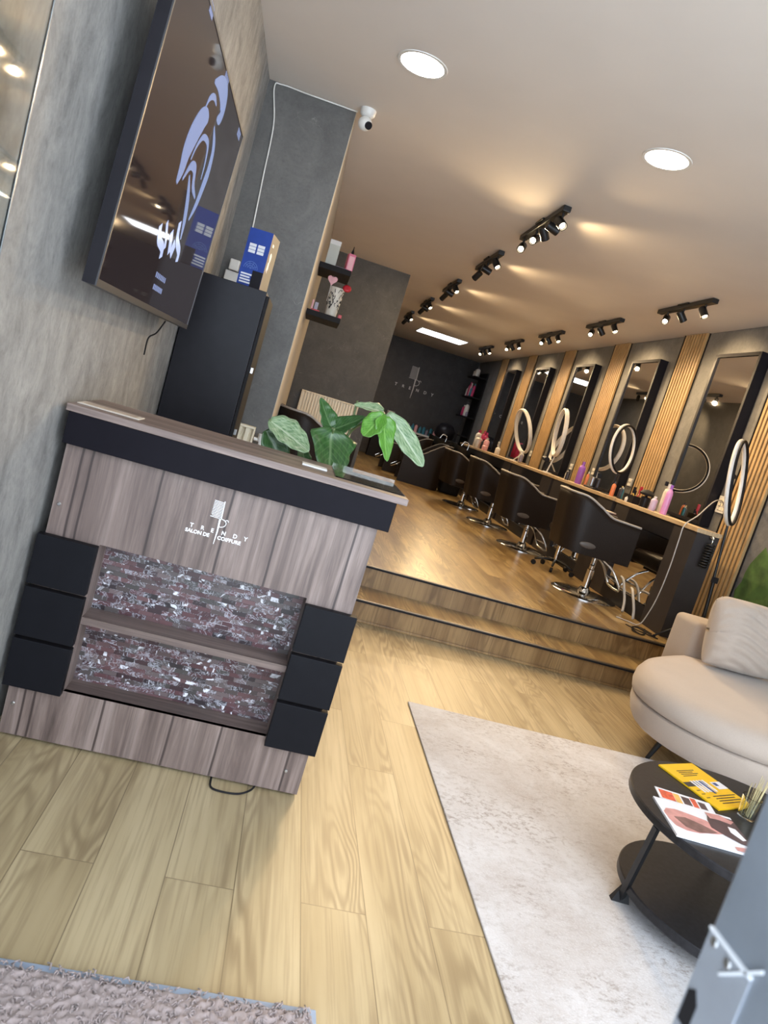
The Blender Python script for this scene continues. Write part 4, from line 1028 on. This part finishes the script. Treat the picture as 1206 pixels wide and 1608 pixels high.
# ================================================================== PLANT behind the desk
def leaf(name, base, tip, width, m, parent, sag=.0, side=(0, 0, 1), cup=.16, arrow=False, n=18):
    base, tip = Vector(base), Vector(tip); ax = tip - base; L = ax.length; d = ax.normalized()
    nn = Vector(side).normalized(); w = d.cross(nn).normalized(); nn = w.cross(d).normalized()
    bm = B(); uvl = bm.loops.layers.uv.new('UVMap'); grid = []
    M_ = 8
    for i in range(n + 1):
        v = i / n
        wd = width * ((min(1, v / .16 + .25)) ** .8 * (1 - v) ** .62 * 1.12 + .004) if arrow else width * (math.sin(PI * min(1, v * .93 + .03)) ** .62) * (1 - .25 * v) * (1 if v < .97 else .4)
        wd *= 1 + .05 * math.sin(v * 19 + width * 90)
        c = base + d * (L * v) + Vector((0, 0, -1)) * sag * v * v * L
        row = []
        for j in range(M_ + 1):
            u = j / M_ * 2 - 1
            row.append((bm.verts.new(c + w * (u * wd / 2) + nn * (-cup * wd * (1 - abs(u)) + .012 * math.sin(v * 22 + u * 3) * abs(u) * width * 2)), (j / M_, v)))
        grid.append(row)
    for a, b in zip(grid, grid[1:]):
        for j in range(M_):
            f = bm.faces.new([a[j][0], a[j + 1][0], b[j + 1][0], b[j][0]])
            for lp, q in zip(f.loops, (a[j], a[j + 1], b[j + 1], b[j])): lp[uvl].uv = q[1]
    o = obj(name, bm, m, parent, smooth=True)
    s = o.modifiers.new('thickness', 'SOLIDIFY'); s.thickness = .0012
    return o
px_, py_ = .12, 2.98
pl = thing('potted_plant', 'large-leaved green houseplant rising behind the reception desk', 'plant', (px_, py_, 0))
bm = B(); lathe(bm, [(0, 0), (.13, 0), (.17, .34), (.16, .34), (.15, .31), (0, .31)], seg=32); obj('pot', bm, terrac, pl, smooth=True, auto=50)
obj('soil', lathe(B(), [(0, .311), (.148, .311), (.148, .318), (0, .325)], seg=24), mat('soil', (.03, .02, .012), .95, var=.3, vscale=80, bump=.5), pl)
def W_(p): return Vector(p) - Vector((px_, py_, 0))
LV = [ # base, tip, width, material, sag, facing, arrow-shaped
    ((.160, 2.80, 1.245), (.195, 2.645, 1.035), .185, 'leaf_dark', .0, (.25, -1, .30), True),
    ((-.085, 2.70, 1.215), (.085, 2.66, 1.185), .135, 'leaf_pale', .22, (.1, -.75, .65), False),
    ((-.09, 2.72, 1.17), (.03, 2.70, 1.06), .11, 'leaf_dark', .1, (0, -1, .3), False),
    ((.155, 2.85, 1.245), (.075, 2.80, 1.345), .085, 'leaf_dark', 0, (.5, -1, .2), True),
    ((.150, 2.85, 1.24), (.265, 2.80, 1.325), .085, 'leaf_dark', 0, (-.3, -1, .5), True),
    ((.335, 2.85, 1.368), (.205, 2.78, 1.375), .065, 'leaf_pale', .12, (0, -.7, .7), True),
    ((.345, 2.80, 1.365), (.53, 2.74, 1.225), .095, 'leaf_pale', .08, (-.4, -.8, .5), False),
    ((.325, 2.78, 1.36), (.270, 2.72, 1.255), .10, 'leaf_green', 0, (-.3, -1, .2), False),
    ((.335, 2.78, 1.35), (.385, 2.72, 1.185), .095, 'leaf_green', 0, (.35, -1, .2), True),
    ((.06, 2.80, 1.14), (.10, 2.70, 1.07), .06, 'leaf_dark', 0, (0, -1, .3), False),
]
for b_, tp_, w_, m_, sg, sd, ar in LV:
    leaf('leaf', W_(b_), W_(tp_), w_, m_, pl, sg, sd, arrow=ar)
bm = B()
for b_ in [LV[0][0], LV[1][0], LV[3][0], LV[9][0]]:
    q = W_(b_); tube(bm, bez([(0, 0, .32), (q.x * .3, q.y * .2, .7), (q.x * .8, q.y * .7, q.z - .12), q]), [.008] * 0 or .005, 7)
q = W_((.33, 2.79, 1.36)); tube(bm, bez([(.02, 0, .32), (.04, -.03, .9), (.10, -.1, 1.22), (.16, -.16, 1.31), q]), .0055, 7)
q = W_((.22, 2.85, 1.375)); tube(bm, bez([(.02, 0, .32), (.05, -.05, .9), (.10, -.12, 1.2), q]), .004, 7)
obj('stem', bm, stemm, pl, smooth=True)

# ================================================================== GREEN LEAF PAINTING on the right wall
t = thing('leaf_mural', 'large green leaf painting on the grey wall above the sofa', 'mural', (XR - .0006, 4.10, .9))
def blade(pts, k):
    bm = B(); prism(bm, pts, 0, .0012, mtx=Matrix(((0, 0, -1, -.0006 * k), (1, 0, 0, 0), (0, 1, 0, 0), (0, 0, 0, 1)))); return bm
def leafpoly(y0, z0, y1, z1, w, n=14):
    a = Vector((y0, z0)); b = Vector((y1, z1)); d = b - a; nn = Vector((-d.y, d.x)).normalized(); L, R = [], []
    for i in range(n + 1):
        v = i / n; ww = w * math.sin(PI * v) ** .7 / 2 * (1 + .10 * math.sin(i * 2.3)); c = a + d * v; L.append(tuple(c + nn * ww)); R.append(tuple(c - nn * ww))
    return L + R[::-1][1:-1]
g2 = mat('painted_leaf_deep', (.042, .10, .022), .7, var=.3, vscale=9)
for k, (a, b_, c_, d_, w_) in enumerate([(.80, -.75, .90, .32, .40), (.62, -.8, .72, .12, .55), (.45, -.8, .55, .36, .40), (.1, -.8, .2, .5, .5), (.9, -.8, .70, -.05, .5), (-.3, -.8, -.35, .45, .5), (-.7, -.8, -.9, .3, .5), (.3, -.85, .45, .02, .6), (-.1, -.85, -.1, .05, .7)]):
    obj('painted_leaf', blade(leafpoly(a, b_, c_, d_, w_), 1.3 * k + 1.3), green_art if k % 2 == 0 else g2, t)

# ================================================================== RUG, MAT
t = thing('area_rug', 'pale mottled beige and grey area rug under the coffee table', 'rug', (1.75, 2.1, 0))
bm = B(); box(bm, .933 - 1.75, .85, 1.0 - 2.1, 3.35 - 2.1, .0005, .009, .003); obj('pile', bm, 'rug', t)
t = thing('door_mat', 'shaggy mauve entrance mat with a smooth blue-grey edge', 'mat', (-.35, .95, 0))
obj('backing', box(B(), -.62, .765, -.55, .478, .0005, .012, .003), mat('mat_edge', (.30, .36, .46), .6, var=.1), t)
bm = B(); nx, ny = 260, 120; x0, x1, y0, y1 = -.36, .755, -.25, .462
rr = random.Random(2); vv = []
from mathutils import noise as mn
for i in range(nx + 1):
    row = []
    for j in range(ny + 1):
        x = x0 + (x1 - x0) * i / nx; y = y0 + (y1 - y0) * j / ny
        e = min(1, min(x1 - x, y1 - y) / .02)
        h = mn.noise(Vector((x * 55, y * 75, 0))) * .010 + mn.noise(Vector((x * 120, y * 130, 3))) * .006
        dx = mn.noise(Vector((x * 60, y * 60, 9))) * .006; dy = mn.noise(Vector((x * 60, y * 60, 19))) * .006
        row.append(bm.verts.new((x + dx, y + dy, .011 + max(0, .014 + h) * e)))
    vv.append(row)
for i in range(nx):
    for j in range(ny): bm.faces.new([vv[i][j], vv[i + 1][j], vv[i + 1][j + 1], vv[i][j + 1]])
pile = obj('shag_pile', bm, 'mat', t, smooth=True)
bm = B()
for k in range(5200):
    x = rr.uniform(x0 + .0, x1); y = rr.uniform(.05, y1); a = rr.uniform(0, 2 * PI); l = rr.uniform(.008, .016); 
    p0 = Vector((x, y, .018)); p1 = p0 + Vector((math.cos(a) * l * .5, math.sin(a) * l * .5, l * .7)); p2 = p0 + Vector((math.cos(a + .5) * l * 1.1, math.sin(a + .5) * l * 1.1, l * .35))
    tube(bm, [p0, p1, p2], .0021, 4)
o = obj('shag_loops', bm, 'mat', t, smooth=True); o['kind'] = 'stuff'

# ================================================================== COFFEE TABLE
CX, CY = 1.83, 2.03
t = thing('coffee_table', 'round black two-tier coffee table holding magazines on the rug', 'coffee table', (CX, CY, .0095))
R1, R0 = .415, .34
obj('tabletop', lathe(B(), [(0, .373), (R1 - .004, .373), (R1, .377), (R1, .397), (R1 - .004, .401), (0, .401)], c=(-.01, -.045, 0), seg=72), tableblack, t, smooth=True, auto=35)
obj('lower_shelf', lathe(B(), [(0, .055), (R0 - .004, .055), (R0, .06), (R0, .083), (R0 - .004, .087), (0, .087)], seg=72), tableblack, t, smooth=True, auto=35)
for k in range(3):
    a = math.radians(173) + 2 * PI * k / 3; b_ = a + math.radians(17)
    p0 = Vector((R0 * .96 * math.cos(a), R0 * .96 * math.sin(a), .012)); p1 = Vector((-.01 + (R1 - .012) * math.cos(b_), -.045 + (R1 - .012) * math.sin(b_), .3725))
    bm = B(); tube(bm, [p0, p1], [.0135, .0125], 4)
    tn = Vector((math.cos(a), math.sin(a), 0)); sd = Vector((-tn.y, tn.x, 0))
    vs = [p0 + tn * d_ + sd * e_ for d_, e_ in ((-.03, -.012), (.035, -.012), (.035, .012), (-.03, .012))]
    lo = [bm.verts.new((v.x, v.y, 0)) for v in vs]; hi = [bm.verts.new(p0 + (v - p0) * .35 + Vector((0, 0, .045))) for v in vs]
    bm.faces.new(lo[::-1]); bm.faces.new(hi)
    for q in range(4): bm.faces.new([lo[q], lo[(q + 1) % 4], hi[(q + 1) % 4], hi[q]])
    obj('leg', bm, blackmetal, t)
TZ = .0095 + .4015
# yellow magazine
yel = mat('yellow_page', (.78, .47, .01), .4, var=.05); ink = mat('dark_ink', (.03, .028, .03), .5); wp = mat('white_page', (.74, .75, .80), .35, var=.02)
mg = thing('magazine', 'yellow magazine with a striped photo lying on the back of the coffee table', 'magazine', (1.77, 2.23, TZ), 0)
def quadmtx(o, ax, bx):
    ax, bx = Vector((*ax, 0)), Vector((*bx, 0)); m = Matrix(((ax.x, bx.x, 0, o[0]), (ax.y, bx.y, 0, o[1]), (0, 0, 1, 0), (0, 0, 0, 1))); return m
YM = quadmtx((1.635 - 1.77, 2.316 - 2.23), (.193, .088), (.089, -.257))   # u across the spine, v down the page
def pg(bm, u0, u1, v0, v1, z0, z1, M_): return box(bm, u0, u1, v0, v1, z0, z1, mtx=M_)
obj('pages', pg(B(), 0, 1, 0, 1, .0005, .006, YM), yel, mg)
bm = B()
for k in range(4): pg(bm, .25, .75 - .1 * (k % 2), .16 + k * .04, .175 + k * .04, .0061, .0065, YM)
for k in range(4): pg(bm, .30, .95 - .1 * (k % 2), .74 + k * .05, .757 + k * .05, .0061, .0065, YM)
for k in range(3): pg(bm, .08, .18, .60 + k * .08, .615 + k * .08, .0061, .0065, YM)
obj('printed_text', bm, ink, mg)
bm = B(); pg(bm, .0, .62, .42, .52, .0061, .0064, YM); obj('photo_dark', bm, ink, mg)
bm = B()
for k in range(5): pg(bm, .22 + k * .085, .27 + k * .085, .40, .66, .0066, .0072, YM)
pg(bm, .72, 1.0, .46, .62, .0066, .0072, YM); obj('striped_shirt', bm, wp, mg)
bm = B(); pg(bm, .44, .50, .42, .70, .0073, .0077, YM); pg(bm, .75, .85, .48, .55, .0073, .0077, YM); obj('photo_blue', bm, mat('photo_navy', (.03, .06, .2), .4), mg)
# white magazine
mg = thing('magazine', 'white magazine with a pink portrait photo at the front of the coffee table', 'magazine', (1.56, 1.93, TZ), 0)
WM = quadmtx((1.465 - 1.56, 2.044 - 1.93), (.27, -.03), (-.037, -.219))
obj('pages', pg(B(), 0, 1, 0, 1, .0005, .007, WM), wp, mg)
rose = mat('portrait_rose', (.55, .27, .25), .4, var=.2, vscale=30); dark = mat('portrait_dark', (.08, .05, .055), .4, var=.2)
bm = B(); prism(bm, [(.02, .40), (.08, .28), (.21, .24), (.40, .28), (.57, .33), (.66, .45), (.70, .60), (.60, .66), (.45, .72), (.34, .78), (.18, .80), (.07, .74), (.03, .58)], .0071, .0075, mtx=WM); obj('portrait_face', bm, rose, mg)
bm = B(); prism(bm, [(.12, .48), (.28, .42), (.46, .50), (.62, .62), (.50, .70), (.34, .76), (.20, .70)], .0076, .0079, mtx=WM); obj('portrait_shadow', bm, mat('portrait_brown', (.20, .11, .10), .4, var=.3, vscale=40), mg)
bm = B(); prism(bm, [(.66, .10), (.82, .06), (.995, .08), (.995, .80), (.85, .76), (.70, .64), (.58, .50), (.60, .30)], .0080, .0083, mtx=WM); obj('dark_clothing', bm, dark, mg)
bm = B(); prism(bm, [(.64, .07), (.84, .04), (.99, .14), (.92, .24), (.78, .20), (.66, .22)], .0084, .0087, mtx=WM); obj('portrait_pink', bm, rose, mg); obj('portrait_pink', prism(B(), [(.72, .90), (.99, .82), (.99, .97), (.72, .985)], .0084, .0087, mtx=WM), rose, mg)
bm = B(); prism(bm, [(.84, .34), (.93, .36), (.97, .62), (.91, .66), (.82, .50)], .0084, .0087, mtx=WM); obj('title_patch', bm, wp, mg)
mg = thing('magazine', 'small leaflet with red and orange fruit photos tucked behind the white magazine', 'leaflet', (1.60, 2.07, TZ), 0)
FM = quadmtx((1.518 - 1.60, 2.130 - 2.07), (.192, -.035), (-.02, -.075))
obj('pages', pg(B(), 0, 1, 0, 1, .0005, .003, FM), wp, mg)
bm = B(); pg(bm, .05, .30, .15, .95, .0031, .0034, FM); pg(bm, .62, .72, .1, .9, .0031, .0034, FM); obj('red_photo', bm, mat('fruit_red', (.60, .10, .05), .4, var=.4, vscale=60), mg)
bm = B(); pg(bm, .31, .42, .15, .95, .0031, .0034, FM); obj('yellow_photo', bm, mat('fruit_yellow', (.75, .45, .12), .4, var=.2), mg)
bm = B(); pg(bm, .45, .60, .2, .9, .0031, .0034, FM); pg(bm, .75, .88, .25, .85, .0031, .0034, FM); obj('dark_photo', bm, dark, mg)
# glasses on the table
mg = thing('glass_tray', 'small cut-glass dish holding dried grass at the right side of the table', 'glass dish', (1.83, 2.06, TZ), .3)
obj('dish', lathe(B(), [(0, 0), (.028, 0), (.034, .075), (.030, .075), (.024, .006), (0, .006)], seg=24), glass, mg, smooth=True, auto=50)
bm = B(); rr = random.Random(4)
for k in range(26):
    a = rr.uniform(0, 2 * PI); r_ = rr.uniform(.002, .02); tube(bm, [(r_ * math.cos(a), r_ * math.sin(a), .008), (r_ * 1.6 * math.cos(a) + .01, r_ * 1.6 * math.sin(a), rr.uniform(.10, .16))], .0012, 4)
obj('dried_grass', bm, mat('dried_grass', (.45, .38, .2), .8, var=.2), mg)
mg = thing('glass_ashtray', 'clear glass ashtray behind the white magazine', 'ashtray', (1.72, 1.95, TZ)); mg.location = (1.845, 1.945, TZ)
obj('bowl', lathe(B(), [(0, 0), (.04, 0), (.045, .03), (.036, .03), (.03, .008), (0, .008)], seg=8), glass, mg)

# ================================================================== SOFA
t = thing('sofa', 'beige rounded fabric sofa with loose back cushions beside the steps', 'sofa', (2.95, 3.55, 0))
def W2(p): return (p[0] - 2.95, p[1] - 3.55)
ctrl = [(3.66, 4.06), (3.66, 2.84), (3.2, 2.78), (2.75, 2.80), (2.42, 2.88), (2.22, 3.05), (2.14, 3.28), (2.18, 3.52), (2.32, 3.74), (2.52, 3.92), (2.72, 4.06)]
cv = bez([(x, y, 0) for x, y in ctrl[1:]], 6)
outline = [W2((3.66, 4.06))] + [W2((q.x, q.y)) for q in cv]
def scale_o(o, k): cx, cy = W2((3.1, 3.6)); return [(cx + (x - cx) * k, cy + (y - cy) * k) for x, y in o]
def ringstack(prof):
    bm = B(); rows = []
    for k, z in prof: rows.append([bm.verts.new((x, y, z)) for x, y in scale_o(outline, k)])
    n = len(outline)
    for a, b_ in zip(rows, rows[1:]):
        for i in range(n): bm.faces.new([a[i], a[(i + 1) % n], b_[(i + 1) % n], b_[i]])
    bm.faces.new(rows[0][::-1]); bm.faces.new(rows[-1]); return bm
obj('base', ringstack([(.90, .165), (.95, .17), (.975, .20), (1.0, .26), (1.005, .305), (.99, .315)]), 'sofa', t, smooth=True, auto=60)
obj('seat_cushion', ringstack([(.99, .316), (1.015, .325), (1.025, .36), (1.02, .40), (.99, .435), (.94, .452), (.86, .46), (.5, .465)]), 'sofa', t, smooth=True, auto=60)
obj('backrest', box(B(), 2.79 - 2.95, 3.66 - 2.95, 4.075 - 3.55, 4.36 - 3.55, .17, .67, .04, 4), 'sofa', t, smooth=True, auto=60)
def cushion(x0, x1, label):
    bm = B(); w = x1 - x0; h = .42; nx_, nz_ = 60, 56
    def s(u, v, side):
        e = ((1 - abs(u) ** 3.2) * (1 - abs(v) ** 3.2)) ** .42
        th = .115 * e
        wr = (.013 * abs(math.sin(v * 11 + 2.2 * (u + .6) ** 2 + .8 * math.sin(u * 4))) * math.exp(-((u + .25) ** 2) * 1.0) + .004 * math.sin(u * 9 + v * 21) + .02 * max(0, 1 - ((u + .45) ** 2 + (v - .75) ** 2) * 9)) * e
        x = u * w / 2 * (1 - .05 * (1 - abs(v)) * 0) ; z = v * h / 2 * (1 + .04 * (1 - u * u)) + .0
        z += -.035 * max(0, (abs(u) - .7) / .3) ** 2 * (1 if v > 0 else 0)
        return Vector((x, -th * side + (wr if side > 0 else 0) * -1, z))
    for side in (1, -1):
        g_ = [[bm.verts.new(s(i / nx_ * 2 - 1, j / nz_ * 2 - 1, side)) for j in range(nz_ + 1)] for i in range(nx_ + 1)]
        for i in range(nx_):
            for j in range(nz_): bm.faces.new([g_[i][j], g_[i + 1][j], g_[i + 1][j + 1], g_[i][j + 1]])
    bmesh.ops.remove_doubles(bm, verts=bm.verts[:], dist=.002)
    mt_ = Matrix.Rotation(math.radians(-12), 4, 'X')
    bmesh.ops.transform(bm, matrix=mt_, verts=bm.verts[:])
    c_ = thing('back_cushion', label, 'cushion', ((x0 + x1) / 2, 3.888, .69), 0, 'loose back cushions on the sofa')
    o = obj('cover', bm, 'sofa', c_, smooth=True)
    o2 = B(); tube(o2, [mt_ @ Vector((w / 2 * a, -.002, h / 2 * b_)) for a, b_ in [(-.97, -.9), (-.98, 0), (-.97, .85), (-.85, .97)]], .004, 6)
    obj('seam_piping', o2, 'sofa', c_, smooth=True)
cushion(2.74, 3.235, 'large wrinkled beige back cushion at the left end of the sofa')
cushion(3.245, 3.65, 'beige back cushion cut off by the right edge of the view')
for x, y, tx, ty in ((2.345, 3.345, 2.30, 3.37), (2.82, 2.98, 2.80, 2.92), (2.78, 4.18, 2.74, 4.25), (3.50, 2.98, 3.52, 2.93), (3.55, 4.2, 3.6, 4.25)):
    bm = B(); cyl(bm, (x - 2.95, y - 3.55, .1655), (tx - 2.95, ty - 3.55, .0), .018, .011, 12); obj('leg', bm, blackmetal, t, smooth=True, auto=40)
